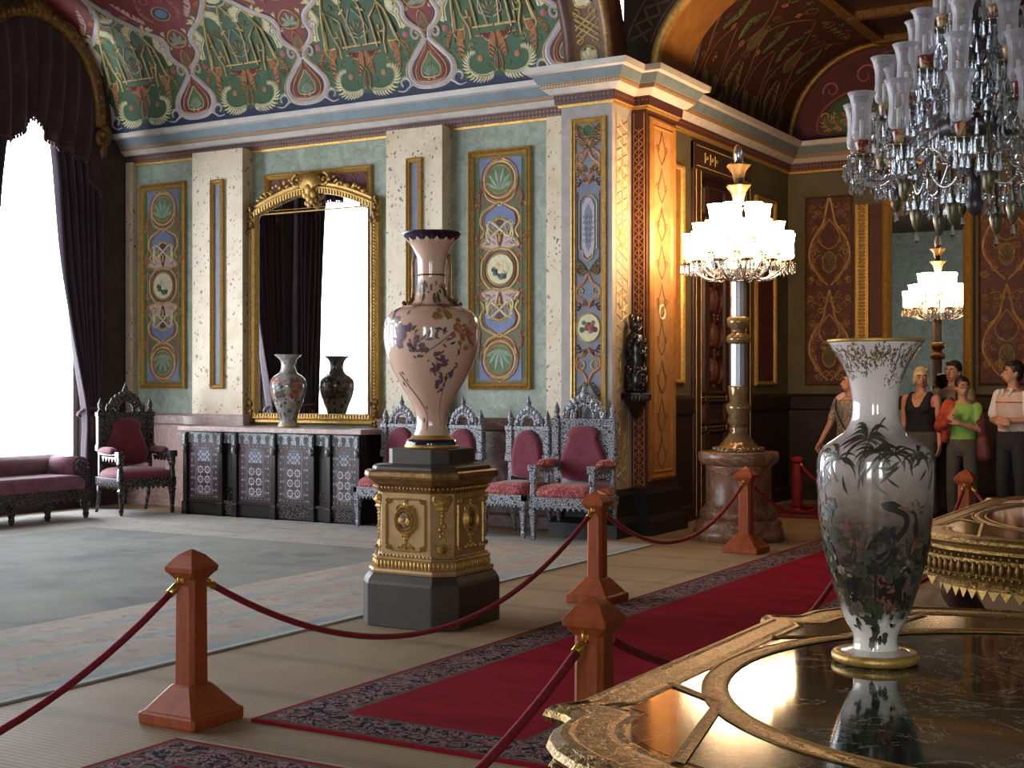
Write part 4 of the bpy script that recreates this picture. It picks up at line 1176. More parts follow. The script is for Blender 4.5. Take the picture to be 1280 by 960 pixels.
m = MB(); m.tube([(-.24, y0, .6), (-.24, y1 - .05, .6)], .12, 14); m.box(-.34, -.2, y0, y1 - .05, .34, .62); m.build('backrest', ['faded_velvet'], t)
a_ = MB(); a_.tube([(-.3, y1 - .1, .58), (.28, y1 - .1, .58)], .125, 16); a_.box(-.3, .28, y1 - .16, y1 - .02, .34, .58); a = a_.build('armrest', ['faded_velvet'], t)
m = MB(); m.box(.28, .34, y1 - .13, y1 - .01, .3, .52); m.lathe([(.0, 0), (.1, .0), (.105, .03), (.05, .05), (.0, .055)], (0, 0, 0), 14); 
mm = MB(); mm.X = Matrix.Translation((.28, y1 - .1, .58)) @ Matrix.Rotation(PI / 2, 4, 'Y'); mm.lathe([(.004, 0), (.1, .0), (.105, .03), (.05, .05), (.004, .055)], (0, 0, 0), 14)
mm.X = None; mm.box(.28, .34, y1 - .15, y1 - .03, .3, .56); mm.build('arm_front', ['inlay_dim'], a)
# ---------------------------------------------------------------- carpets
def m_rug(name, stops, spots, s=1.0, sp=9, cut=.16, rough=.95):
    t = NT(name)
    c = t.ramp(t.noise(1.1 * s, 7, .66, .5), stops)
    n = t.noise(sp, 5, .7, 1.6)
    c = t.mix(t.ramp(n, [(.52, 0.0), (.62, .8)]), c, spots[0])
    v = t.voro(sp * .7)
    c = t.mix(t.ramp(v, [(cut, .75), (cut + .08, 0.0)]), c, spots[1])
    c = t.mix(t.ramp(t.noise(160, 2), [(.3, .25), (.7, 0.0)]), c, (60, 56, 56))
    t.bsdf(c, rough, 0, t.bump(t.noise(220, 2), .3, .004), spec=.1); M[name] = t.mat
m_rug('rug_blue', [(.3, (116, 120, 120)), (.5, (138, 140, 136)), (.72, (158, 158, 150))], ((144, 144, 134), (154, 148, 138)), 1, 2.2, .1)
m_rug('rug_pale_blue', [(.3, (134, 148, 154)), (.5, (158, 168, 168)), (.72, (180, 182, 172))], ((148, 150, 140), (164, 148, 134)), 1, 8, .1)
m_rug('rug_pink', [(.3, (162, 152, 144)), (.5, (178, 166, 156)), (.72, (188, 180, 170))], ((152, 150, 142), (150, 142, 138)), 1.4, 6, .14)
m_rug('rug_beige', [(.3, (160, 148, 130)), (.5, (178, 166, 146)), (.72, (186, 178, 160))], ((156, 152, 138), (150, 128, 116)), 1.4, 7, .12)
plain('rug_edge', (176, 178, 172), .95, 0, (158, 160, 156), 12, spec=.1)
def rug_rect(m, x0, x1, y0, y1, z, mi): m.add([(x0, y0, z), (x1, y0, z), (x1, y1, z), (x0, y1, z)], [(0, 1, 2, 3)], mi)
def bordered(name, label, cat, x0, x1, y0, y1, bands, mats, z=.012, fringe=None):
    """nested flat rings: bands = cumulative insets"""
    t = thing(name, label, cat, ((x0 + x1) / 2, (y0 + y1) / 2, 0))
    hx, hy = (x1 - x0) / 2, (y1 - y0) / 2
    m = MB(); e = [0] + bands
    for i in range(len(bands)):
        a, b_ = e[i], e[i + 1]
        vs = [(-hx + a, -hy + a, z), (hx - a, -hy + a, z), (hx - a, hy - a, z), (-hx + a, hy - a, z), (-hx + b_, -hy + b_, z), (hx - b_, -hy + b_, z), (hx - b_, hy - b_, z), (-hx + b_, hy - b_, z)]
        m.add(vs, [(0, 1, 5, 4), (1, 2, 6, 5), (2, 3, 7, 6), (3, 0, 4, 7)], i)
    m.add([(-hx, -hy, .0), (hx, -hy, .0), (hx, hy, .0), (-hx, hy, .0), (-hx, -hy, z), (hx, -hy, z), (hx, hy, z), (-hx, hy, z)], [(0, 1, 5, 4), (1, 2, 6, 5), (2, 3, 7, 6), (3, 0, 4, 7)], 0)
    m.build('border', mats[:-1], t, recalc=False)
    a = e[-1]
    MB().add([(-hx + a, -hy + a, z), (hx - a, -hy + a, z), (hx - a, hy - a, z), (-hx + a, hy - a, z)], [(0, 1, 2, 3)]).build('field', [mats[-1]], t, recalc=False)
    if fringe:
        m = MB(); r2 = random.Random(5); n = int(2 * hx / .006)
        for s_ in fringe:
            m.box(-hx, hx, min(s_ * hy, s_ * (hy + .035)), max(s_ * hy, s_ * (hy + .035)), .001, .008)
            for k in range(n):
                x = -hx + 2 * hx * k / n; L = .06 + r2.uniform(-.02, .02); dx = r2.uniform(-.02, .02)
                m.add([(x, s_ * (hy + .03), .008), (x + .005, s_ * (hy + .03), .008), (x + .004 + dx, s_ * (hy + .03 + L), .003), (x + dx, s_ * (hy + .03 + L), .003)], [(0, 1, 2, 3)])
        o = m.build('fringe', ['rug_beige'], t, recalc=False); o['kind'] = 'stuff'
    return t
bordered('large_carpet', 'huge faded blue carpet with wide pinkish floral border under the pedestal side of the room', 'carpet', -12.95, -5.45, -4.5, 11.93, [.05, .17, .62, .74, 1.15, 1.27, 1.6],
         ['rug_edge', 'rug_pale_blue', 'rug_pink', 'rug_pale_blue', 'rug_pink', 'rug_pale_blue', 'rug_pink', 'rug_blue'])
def m_runner():
    t = NT('runner_red')
    c = t.ramp(t.noise(2.2, 5, .6, stretch=(.5, 2, 1)), [(.3, (124, 14, 34)), (.7, (150, 24, 46))])
    c = t.mix(t.ramp(t.noise(170, 2), [(.3, .3), (.65, 0.0)]), c, (84, 6, 22))
    t.bsdf(c, .95, 0, t.bump(t.noise(200, 2), .3, .004), spec=.05); M['runner_red'] = t.mat
    t = NT('runner_border')
    n = t.noise(10, 4, .7, 2.0); v = t.voro(9); e = t.voro(16, 'DISTANCE_TO_EDGE')
    c = t.ramp(n, [(.3, (26, 24, 40)), (.46, (30, 28, 44)), (.5, (156, 138, 132)), (.55, (136, 82, 84)), (.6, (30, 27, 40)), (.74, (78, 34, 44))], 'LINEAR')
    c = t.mix(t.ramp(v, [(.08, .9), (.14, 0.0)]), c, (140, 124, 116))
    c = t.mix(t.ramp(e, [(.02, .5), (.06, 0.0)]), c, (24, 24, 38))
    t.bsdf(c, .95, spec=.05); M['runner_border'] = t.mat
m_runner()
plain('runner_edge', (128, 26, 34), .95, spec=.05)
plain('runner_line', (58, 44, 44), .95, 0, (120, 104, 92), 60, spec=.05)
RB = [.025, .05, .28, .31]
RM = ['runner_edge', 'runner_line', 'runner_border', 'runner_line', 'runner_red']
bordered('runner_carpet', 'long red runner with dark floral border between the rope lines', 'carpet', -4.2, -2.62, 4.78, 15.0, RB, RM, .014)
bordered('runner_carpet', 'nearer red runner with pale fringe, mostly below the bottom edge', 'carpet', -4.25, -2.6, 0.2, 4.36, RB, RM, .014, fringe=(1,))
bordered('runner_carpet', 'distant red runner crossing the alcove behind the marble pedestal', 'carpet', -5.85, -.6, 15.2, 16.9, RB, RM, .014)

# ---------------------------------------------------------------- rope posts
plain('post_wood', (158, 78, 36), .5, 0, (126, 56, 26), 5, .08, 30, spec=.3, stretch=(5, 5, .8))
plain('brass', (206, 160, 76), .28, .85)
plain('rope_red', (142, 26, 42), .75, 0, (112, 16, 30), 40, .3, 120)
def make_post(label):
    t = thing('rope_post', label, 'stanchion', (0, 0, 0), 0, 'wooden rope posts')
    MB().ngon([(.168, .012, 0), (.172, .012, .012), (.172, .012, .05), (.165, .012, .058), (.155, .012, .062), (.078, .02, .165), (.066, .018, .175)]).build('foot', ['post_wood'], t)
    MB().ngon([(.06, .018, .17), (.057, .018, .66)]).build('shaft', ['post_wood'], t)
    MB().ngon([(.06, .015, .655), (.075, .006, .68), (.085, .004, .69), (.088, .004, .712), (.086, .004, .716), (.045, .003, .765), (.004, .001, .79)]).build('cap', ['post_wood'], t)
    for s in (1, -1):
        m = MB(); m.tube([(0, s * (.066 + .022 * math.sin(a)), .655 + .022 * math.cos(a)) for a in [2 * PI * i / 12 for i in range(13)]], .005, 6); m.box(-.012, .012, s * .06 - .004, s * .06 + .004, .64, .68)
        m.build('ring_hook', ['brass'], t)
    return t
PL = [(-4.45, 4.66, 'wooden rope post standing alone on the matting at the lower left'), (-4.4, 8.69, 'wooden rope post in front of the armed throne at the runner edge'),
      (-4.5, 11.92, 'wooden rope post right before the marble lamp pedestal'), (-4.45, 1.25, 'wooden rope post outside the left frame edge'),
      (-2.22, 4.36, 'wooden rope post behind the gilt corner of the near table'), (-2.66, 12.5, 'wooden rope post among the visitors behind the far table'),
      (-2.5, 8.8, 'wooden rope post hidden behind the tall foreground vase'), (-4.2, 14.5, 'wooden rope post hidden behind the visitor at the foreground vase'), (-2.22, .8, 'wooden rope post below the near table outside the picture'), (-1.3, 11.4, 'wooden rope post beyond the right frame edge')]
p0 = make_post(PL[0][2]); p0.location = (PL[0][0], PL[0][1], 0)
for x, y, lb in PL[1:]: dup(p0, (x, y, 0), None, lb)
def rope(a, b_, sag, label, n=30, za=.63, zb=.63):
    A = Vector((a[0], a[1], za)); B = Vector((b_[0], b_[1], zb)); d = (B - A); dh = Vector((d.x, d.y, 0)).normalized()
    A += dh * .095; B -= dh * .095
    pts = []
    for i in range(n + 1):
        s_ = i / n; p = A.lerp(B, s_); p.z -= sag * (1 - (2 * s_ - 1) ** 2); pts.append(p)
    o = A.lerp(B, .5); t = thing('barrier_rope', label, 'rope', (o.x, o.y, 0), 0, 'red barrier ropes')
    L = lambda p: tuple(p - Vector((o.x, o.y, 0)))
    m = MB()
    P = [Vector(L(p)) for p in pts]
    m.tube([tuple(p) for p in P], .0165, 10); m.build('cord', ['rope_red'], t)
    for i0, i1 in ((0, 1), (n, n - 1)):
        dd = (P[i1] - P[i0]).normalized()
        m = MB(); m.tube([tuple(P[i0] - dd * .03), tuple(P[i0] - dd * .015), tuple(P[i0] + dd * .0), tuple(P[i0] + dd * .055)], [.006, .01, .02, .021], 10)
        m.build('brass_end', ['brass'], t)
rope(PL[3], PL[0], .53, 'red rope sloping down out of the lower left corner')
rope(PL[0], PL[1], .52, 'red rope sagging in front of the gilt pedestal')
rope(PL[1], PL[2], .36, 'red rope in front of the corner pilaster base')
rope(PL[2], PL[7], .36, 'thin red rope beside the marble lamp pedestal')
rope(PL[8], PL[4], .42, 'red rope crossing over the runner at bottom centre')
rope(PL[4], PL[6], .42, 'dark red rope vanishing behind the near table edge')
rope(PL[6], PL[5], .42, 'red rope hanging steeply to the post among the visitors')
rope(PL[5], PL[9], .35, 'red rope leaving the visitors post towards the right edge')
t = thing('red_post', 'slim bright red post against the dark dado behind the marble pedestal', 'post', (-5.3, 15.75, 0))
MB().lathe([(.11, 0), (.11, .03), (.05, .06), (.05, .1)], seg=16).build('foot', ['rope_red'], t); MB().lathe([(.055, .08), (.06, .1), (.06, .6), (.055, .62)], seg=16).build('shaft', ['rope_red'], t)
MB().lathe([(.07, .61), (.075, .63), (.07, .67), (.02, .69)], seg=16).build('cap', ['rope_red'], t)
rope((-5.3, 15.75), PL[7], .2, 'red rope from the red post towards the visitor at the vase', za=.6)

# ---------------------------------------------------------------- gilt pedestal with the large pink vase
t = thing('gilt_pedestal', 'gilt square pedestal with chamfered corners on dark plinth carrying the pink vase', 'pedestal', (-4.99, 7.45, 0))
plain('plinth_dark', (66, 56, 46), .45, 0, (50, 42, 34), 4)
plain('gilt_panel', (184, 148, 100), .42, .3, (156, 122, 78), 12, .1, 50)
MB().ngon([(.375, .13, 0), (.375, .13, .27), (.365, .12, .29), (.345, .11, .32), (.335, .11, .335)]).build('plinth', ['plinth_dark'], t, bev=.006)
MB().ngon([(.335, .11, .335), (.34, .11, .35), (.335, .11, .365), (.318, .11, .37), (.318, .11, .42), (.325, .11, .43), (.318, .11, .44), (.302, .11, .445), (.297, .11, .46), (.297, .11, .85), (.302, .11, .86)]).build('body', ['gilt_panel'], t)
MB().ngon([(.302, .11, .855), (.312, .11, .875), (.318, .11, .885), (.31, .11, .895), (.325, .11, .91), (.34, .11, .93), (.36, .115, .945), (.365, .12, .96), (.362, .12, .985), (.35, .12, .995)]).build('cornice', ['gold_dark'], t)
MB().ngon([(.32, .11, .99), (.325, .11, 1.0), (.32, .11, 1.02), (.30, .105, 1.03), (.235, .085, 1.035), (.235, .085, 1.13)]).build('top_slab', ['plinth_dark'], t, bev=.004)
hp = .297
def faces4():
    return [('front', lambda u, v, h: (u, -hp - h, v)), ('right', lambda u, v, h: (hp + h, u, v)), ('left', lambda u, v, h: (-hp - h, -u, v)), ('back', lambda u, v, h: (-u, hp + h, v))]
for nm, ff in faces4():
    q = Orn(ff); q.T = MIRU()
    G = 'gold'
    fr = crom([(0, .825), (.1, .825), (.13, .80), (.155, .82)], 3)
    q.rib([(0, .815), (.11, .815), (.125, .79), (.15, .78), (.15, .52), (.125, .51), (.11, .485), (.0, .485)], .014, G, .001, .012)
    q.spiral((.135, .805), .022, .005, 180, 560, .01, G, .001, .012, 12); q.spiral((.135, .5), .022, .005, 180, -200, .01, G, .001, .012, 12)
    q.T = [lambda u, v: (u, v)]
    q.ring((0, .68), .075, .026, 'gold', .002, .022, .085); q.disc((0, .68), .07, 'brown', .002, .08, 16, .02); q.ring((0, .68), .055, .014, 'gold', .01, .024, .06)
    q.flower((0, .68), .045, 'gold', 'brown', 6, 2, .018)
    for (u, v, r) in ((0, .775, .02), (0, .8, .014), (0, .585, .02), (0, .56, .016), (-.02, .58, .012), (.02, .58, .012), (0, .535, .013), (-.03, .515, .014), (.03, .515, .014), (0, .505, .012), (-.055, .505, .01), (.055, .505, .01), (-.03, .76, .014), (.03, .76, .014)):
        q.disc((u, v), r, 'gold', .003, r * 1.2, 10, .014)
    for sx in (-1, 1): q.spiral((sx * .045, .745), .03, .006, 90, 90 - sx * 400, .012, 'gold', .002, .012, 12)
    q.build('gilt_relief', PALN, t, recalc=False)
d45 = (hp - .055) * math.sqrt(2)
for k in range(4):
    a = PI / 4 + k * PI / 2
    ff = lambda u, v, h, a=a: ((d45 + h) * math.cos(a) - u * math.sin(a), (d45 + h) * math.sin(a) + u * math.cos(a), v)
    q = Orn(ff); q.T = [lambda u, v: (u, v)]
    q.disc((0, .80), .06, 'gold', .004, .05, 14, .04); q.disc((0, .76), .045, 'gold', .004, .03, 12, .03)
    for sx in (-1, 1): q.spiral((sx * .04, .815), .025, .006, 90, 90 - sx * 420, .014, 'gold', .004, .026, 12)
    for i in range(9): q.disc((rnd.uniform(-.018, .018), .735 - i * .022), .018 - i * .0012, 'gold', .003, .02, 8, .016)
    q.disc((0, .5), .04, 'gold', .003, .04, 10, .03); q.disc((0, .5), .02, 'brown', .03, .02, 8, .01)
    for sx in (-1, 1): q.feather([(sx * .01, .46), (sx * .035, .49), (sx * .04, .53)], .025, 4, 'gold', None, -sx)
    q.build('corner_relief', PALN, t, recalc=False)
m = MB()      # leaf collar and bead rows
for sx in range(4):
    A = Matrix.Rotation(sx * PI / 2, 4, 'Z')
    m.X = A
    for k in range(15):
        u = -.2 + .4 * k / 14
        m.ball((u, -.318, .395), .014, 6, 0, (1, .8, 1.9), 4); m.ball((u, -.318, .885), .009, 6, 0, (1, 1, 1), 4); m.ball((u + .0, -.30, .45), .009, 6, 0, (1, 1, 1), 4)
    m.X = A @ Matrix.Rotation(PI / 4, 4, 'Z')
    for k in range(5):
        u = -.06 + .12 * k / 4
        m.ball((u, -.372, .395), .014, 6, 0, (1, .8, 1.9), 4); m.ball((u, -.37, .885), .009, 6, 0, (1, 1, 1), 4)
m.X = None
m.build('leaf_molding', ['gold'], t)

def cat_prof(ctrl, n=5): return crom(ctrl, n)
def prof_r(prof):
    zs = [p[1] for p in prof]
    def r(z):
        for (r0, z0), (r1, z1) in zip(prof, prof[1:]):
            if z0 <= z <= z1 and z1 > z0: return r0 + (r1 - r0) * (z - z0) / (z1 - z0)
        return prof[-1][0]
    return r
def lathe_map(rf, rref, a0):
    return lambda u, v, h: ((rf(v) + h) * math.cos(a0 + u / rref), (rf(v) + h) * math.sin(a0 + u / rref), v)
plain('porcelain_pink', (216, 174, 150), .12, 0, (226, 192, 172), 3, coat=.5)
plain('porcelain_navy', (24, 24, 52), .12, 0, (40, 30, 50), 12, coat=.5)
plain('floral_mauve', (112, 82, 100), .35); plain('floral_rust', (168, 92, 62), .35); plain('floral_leaf', (92, 84, 70), .35)
plain('floral_dark', (54, 44, 40), .3); plain('floral_gold', (176, 138, 80), .3, .3); plain('fl_cream', (222, 204, 178), .3); plain('floral_pink', (196, 126, 122), .35); plain('floral_green', (58, 62, 42), .35); plain('floral_blue', (70, 84, 96), .35)
plain('lace_brown', (108, 76, 54), .35)
FLO = ['lace_brown', 'floral_mauve', 'floral_rust', 'floral_leaf', 'floral_dark', 'floral_gold', 'fl_cream', 'floral_pink', 'floral_green', 'floral_blue']
class Flo(Orn):
    def leaf(s, c, L, a, mi, w=.35, curve=0):
        n = 6; pts = []
        for i in range(n + 1):
            t_ = i / n; aa = a + curve * t_
            pts.append((c[0] + L * t_ * math.cos(aa), c[1] + L * t_ * math.sin(aa)))
        e = s.h()
        for T in s.T:
            vs = []
            for i, (u, v) in enumerate(pts):
                q_ = L * w * .5 * math.sin(PI * min(max(i / n, .02), .98)); aa = a + curve * i / n
                vs += [s.p(T, u - q_ * math.sin(aa), v + q_ * math.cos(aa), .0008 + e), s.p(T, u + q_ * math.sin(aa), v - q_ * math.cos(aa), .0008 + e)]
            s.add(vs, [(2 * i, 2 * i + 1, 2 * i + 3, 2 * i + 2) for i in range(n)], FLO.index(mi))
    def bloom(s, c, r, mis, n, seed, ry=1.0):
        q = random.Random(seed); k = 0
        while k < n:
            a = q.uniform(0, 2 * PI); d = r * math.sqrt(q.random()); x, y = c[0] + d * math.cos(a), c[1] + d * math.sin(a) * ry
            if q.random() < .45 and r > .03:
                b = q.uniform(0, 6); L = q.uniform(.22, .34) * r; mi = q.choice(mis[:2])
                for i in range(6): s.leaf((x, y), L * q.uniform(.8, 1.1), b + i * 1.05, mi, .85)
                s.leaf((x - L * .2, y), L * .4, 0, mis[-1], .9); k += 5
            else:
                s.leaf((x, y), q.uniform(.3, .55) * r, q.uniform(0, 6.3), q.choice(mis), q.uniform(.35, .6), q.uniform(-1, 1)); k += 1
    def stem(s, pts, w, mi):
        P = crom(pts, 6); e = s.h()
        for T in s.T:
            vs = []
            for i in range(len(P)):
                a = P[max(i - 1, 0)]; b_ = P[min(i + 1, len(P) - 1)]; dx, dy = b_[0] - a[0], b_[1] - a[1]; L = math.hypot(dx, dy) or 1
                vs += [s.p(T, P[i][0] - dy / L * w / 2, P[i][1] + dx / L * w / 2, .0008 + e), s.p(T, P[i][0] + dy / L * w / 2, P[i][1] - dx / L * w / 2, .0008 + e)]
            s.add(vs, [(2 * i, 2 * i + 1, 2 * i + 3, 2 * i + 2) for i in range(len(P) - 1)], FLO.index(mi))
        return P
    def end(s, name, parent): return s.build(name, FLO, parent, recalc=False)

# pink vase: profile in metres above the slab
K = .001643
pz = [(72, 50), (62, 80), (60, 110), (66, 150), (92, 200), (122, 250), (150, 300), (172, 350), (186, 400), (191, 450), (188, 500), (176, 530), (150, 552), (112, 566), (80, 580), (64, 610), (57, 650), (55, 690), (57, 740), (66, 780), (86, 815), (104, 835), (116, 850), (119, 858)]
prof = [(r * K, z * K) for r, z in cat_prof(pz, 4)]
rf = prof_r(prof)
ZV = 1.13; t = thing('floor_vase', 'tall pink porcelain vase with floral sprays and gilt handles on the gilt pedestal', 'vase', (-4.99, 7.45, ZV))
MB().lathe(prof + [(.11 * 1.6, 858 * K), (.09, 800 * K), (.08, 700 * K)], seg=64).build('body', ['porcelain_pink'], t)
MB().lathe([(.02, 0), (.172, 0), (.178, .006), (.178, .018), (.17, .024), (.172, .03), (.165, .055), (.15, .06), (.14, .065), (.125, .085), (.118, .084)], seg=48, mi=[1, 1, 1, 1, 0, 0, 0, 1, 1, 1]).build('foot', ['porcelain_navy', 'gold'], t)
MB().lathe([(r + .0012, z) for r, z in prof if z > 822 * K] + [(.199, 858 * K), (.19, 862 * K)], seg=64).build('rim', ['porcelain_navy'], t)
m = MB()
for z, r in ((690 * K, .0935), (563 * K, .2)):
    m.lathe([(rf(z) + .001, z - .006), (rf(z) + .006, z), (rf(z) + .001, z + .006)], seg=48)
m.build('gilt_band', ['gold_dark'], t)
ca_ = math.atan2(-7.45, 4.99); pv = ca_ + PI / 2      # direction to the visitor; image right is at +90 degrees
hx = Vector((math.cos(pv), math.sin(pv)))
for sx in (-1, 1):
    P = []
    for r, z in ((.062, 750), (.085, 770), (.105, 768), (.117, 745), (.118, 700), (.117, 650), (.12, 610), (.13, 585), (.15, 568)):
        P.append((hx.x * sx * r * 1.02, hx.y * sx * r * 1.02, z * K))
    m = MB(); m.tube(crom(P, 4), .0115, 8); m.ball((hx.x * sx * .15, hx.y * sx * .15, 565 * K), .032, 8, 0, (1, 1, 1)); m.ball((hx.x * sx * .17, hx.y * sx * .17, 545 * K), .02, 8)
    for k in range(6): m.ball((hx.x * sx * .155 + rnd.uniform(-.03, .03), hx.y * sx * .155 + rnd.uniform(-.03, .03), (575 + rnd.uniform(-25, 20)) * K), .015, 6)
    m.build('handle', ['gold_dark'], t)
f = lathe_map(rf, .3, ca_)
q = Flo(f)
q.bloom((-.16, 440 * K), .1, ['floral_mauve', 'floral_mauve', 'floral_leaf', 'floral_pink'], 70, 1, .8)
q.bloom((-.1, 400 * K), .07, ['floral_mauve', 'floral_leaf'], 26, 2)
q.bloom((.09, 560 * K * .95), .09, ['floral_rust', 'floral_gold', 'floral_rust', 'floral_leaf'], 46, 3, .8)
q.bloom((.17, 470 * K), .09, ['floral_rust', 'floral_gold', 'floral_rust'], 46, 4, 1.1)
q.bloom((.26, 440 * K), .09, ['floral_rust', 'floral_pink', 'floral_rust'], 40, 14, 1.1)
q.bloom((.03, 340 * K), .06, ['floral_mauve', 'floral_leaf', 'floral_mauve'], 34, 5)
q.bloom((.09, 300 * K), .085, ['floral_mauve', 'floral_mauve', 'floral_leaf'], 60, 6, 1.2)
q.bloom((.1, 225 * K), .05, ['floral_leaf', 'floral_green'], 16, 7)
q.bloom((-.27, 270 * K), .05, ['floral_rust', 'floral_leaf'], 14, 8); q.bloom((-.1, 120 * K), .06, ['floral_leaf', 'floral_rust'], 14, 18, 1.6)
for i in range(26):
    a = rnd.uniform(-.3, .25); z = (440 - a * 300 + rnd.uniform(-110, 90)) * K
    q.leaf((a * .8, z), rnd.uniform(.03, .06), rnd.uniform(0, 6.3), rnd.choice(['floral_leaf', 'floral_green', 'floral_leaf']), .4, rnd.uniform(-.8, .8))
q.stem([(-.3, 300 * K), (-.24, 240 * K), (-.14, 170 * K), (-.08, 120 * K), (-.1, 70 * K)], .012, 'floral_leaf')
q.stem([(.16, 470 * K), (.02, 400 * K), (-.05, 380 * K)], .006, 'floral_leaf'); q.stem([(.12, 300 * K), (.12, 220 * K), (.14, 150 * K), (.2, 90 * K)], .006, 'floral_leaf')
for u in (-.2, .1, .35): q.bloom((u, 630 * K), .13, ['floral_leaf', 'floral_leaf', 'floral_rust'], 26, int(u * 100) + 60, .5)
q.bloom((-.32, 520 * K), .1, ['floral_mauve', 'floral_leaf'], 24, 22)
q.end('floral_pattern', t)
q = Flo(lambda u, v, h: f(u, v, h + .0022))
for k in range(16):
    a = k * 2 * PI * .3 / 16
    q.bloom((a, 836 * K), .016, ['floral_pink', 'floral_rust'], 9, k)
    q.leaf((a + .06, 816 * K), .034, PI / 2, 'fl_cream', 1.6)
    a2 = a; q.bloom((a2, .042 - 0), .0001, ['floral_pink'], 1, 1)
q.end('rim_pattern', t)

# ---------------------------------------------------------------- small vase on the sideboard
k = .84 / 272
pz = [(38, 0), (39, 10), (33, 22), (36, 42), (47, 75), (60, 110), (68, 145), (66, 172), (54, 190), (36, 202), (28, 215), (26, 230), (30, 250), (42, 264), (50, 270), (51, 272)]
prof = [(r * k, z * k) for r, z in cat_prof(pz, 4)]; rf = prof_r(prof)
def m_porc():
    t = NT('porcelain_grey'); t.bsdf(t.ramp(t.noise(7, 5, .6, .5), [(.3, (104, 106, 100)), (.5, (150, 146, 138)), (.7, (190, 182, 174))]), .14, coat=.4); M['porcelain_grey'] = t.mat
m_porc()
t = thing('table_vase', 'grey white porcelain vase with dark florals standing on the sideboard', 'vase', (-10.22, 12.28, 1.05))
MB().lathe(prof + [(.12, 272 * k), (.08, 250 * k)], seg=40).build('body', ['porcelain_grey'], t)
MB().lathe([(.02, -.0), (.125, 0), (.125, .02), (.1, .03)], seg=32).build('foot', ['gold'], t)
q = Flo(lathe_map(rf, .18, math.atan2(-12.28, 10.22)))
for j in range(7):
    a = j * .16
    q.bloom((a, 145 * k), .12, ['floral_leaf', 'floral_rust', 'floral_dark', 'floral_leaf'], 60, j)
    q.bloom((a + .08, 95 * k), .07, ['floral_dark', 'floral_green', 'floral_leaf'], 26, j + 20); q.bloom((a, 45 * k), .07, ['floral_green', 'floral_blue'], 34, j + 40); q.bloom((a + .05, 235 * k), .05, ['floral_dark', 'floral_leaf'], 10, j + 60)
q.end('floral_pattern', t)

# ---------------------------------------------------------------- crystal candelabrum on its marble pedestal
LX, LY = -4.95, 12.9
t = thing('marble_pedestal', 'round reddish marble pedestal under the lit crystal candelabrum', 'pedestal', (LX, LY, 0))
MB().lathe([(.05, 0), (.45, 0), (.45, .1), (.42, .12), (.43, .17), (.40, .2), (.36, .22)], seg=48).build('base', ['rust_marble'], t)
MB().lathe([(.36, .2), (.385, .24), (.385, .28), (.345, .33), (.325, .36), (.325, .72), (.335, .74)], seg=48).build('drum', ['rust_marble'], t)
MB().lathe([(.33, .735), (.35, .75), (.39, .78), (.40, .80), (.40, .86), (.385, .875), (.05, .876)], seg=48).build('top_slab', ['rust_marble'], t)
plain('crystal_gold', (170, 140, 96), .12, .4, (120, 96, 66), 40)
t = thing('candelabrum', 'tall lit crystal candelabrum with many glowing shades on the marble pedestal', 'lamp', (LX, LY, .876), 0)
zz = lambda y: 1.55 + (480 - y) * 13.55 / 1702 - .876
m = MB(); m.lathe([(.02, 0), (.25, 0), (.255, .02), (.24, .04), (.18, .06), (.15, .10), (.11, .15), (.08, .2), (.09, .23), (.07, .26)], seg=24, wob=lambda a, z: .05 * math.cos(12 * a)); 
for k in range(24):
    a = 2 * PI * k / 24; m.ball((.245 * math.cos(a), .245 * math.sin(a), .03), .022, 6, 0, (1, 1, .8), 4)
m.build('foot', ['crystal_gold'], t)
z1, z2, z3, z4 = zz(482), zz(430), zz(395), zz(352)
m = MB(); m.lathe([(.07, .25), (.11, .3), (.09, .36), (.12, .42), (.12, .46), (.08, .5), (.1, z1 - .02), (.095, z1)], seg=20, wob=lambda a, z: .06 * math.cos(10 * a)); m.build('baluster', ['crystal_gold'], t)
def m_column():
    t_ = NT('crystal_column'); t_.bsdf((176, 176, 186), .08, .75); M['crystal_column'] = t_.mat
m_column()
m = MB(); m.lathe([(.088, z1), (.088, z2)], seg=12, sm=False); m.build('column', ['crystal_column'], t)
m = MB(); m.lathe([(.09, z2), (.12, z2 + .03), (.115, z2 + .08), (.07, z2 + .11), (.07, z2 + .15), (.11, z2 + .19), (.115, z3 - .02), (.085, z3)], seg=20, wob=lambda a, z: .05 * math.cos(10 * a)); m.build('knop', ['crystal_gold'], t)
m = MB(); m.lathe([(.082, z3), (.082, z4)], seg=12, sm=False); m.build('column', ['crystal_column'], t)
m = MB(); m.lathe([(.08, z4), (.2, z4 + .05), (.24, z4 + .12), (.2, z4 + .16), (.06, z4 + .2), (.04, z4 + .5), (.05, zz(290)), (.03, zz(262))], seg=20, wob=lambda a, z: .05 * math.cos(14 * a)); m.build('bowl', ['crystal'], t)
m = MB()
for zb, hh in ((zz(257), .2), (zz(230), .19)):
    m.lathe([(.03, zb), (.055, zb + .06), (.07, zb + hh * .7), (.115, zb + hh), (.12, zb + hh + .012)], seg=24, wob=lambda a, z: .12 * math.cos(6 * a) if z > zb + .1 else 0)
m.build('flower_cup', ['crystal_gold'], t)
m = MB(); m.lathe([(.02, zz(206)), (.04, zz(203)), (.056, zz(192)), (.05, zz(184)), (.02, zz(179)), (.004, zz(178))], seg=16); m.build('finial', ['crystal'], t)
def shade_prof(r, h): return [(r * .55, 0), (r * .9, h * .08), (r * .86, h * .3), (r * .86, h * .6), (r * .95, h * .85), (r * 1.1, h * .985), (r * 1.12, h)]
nl = 0
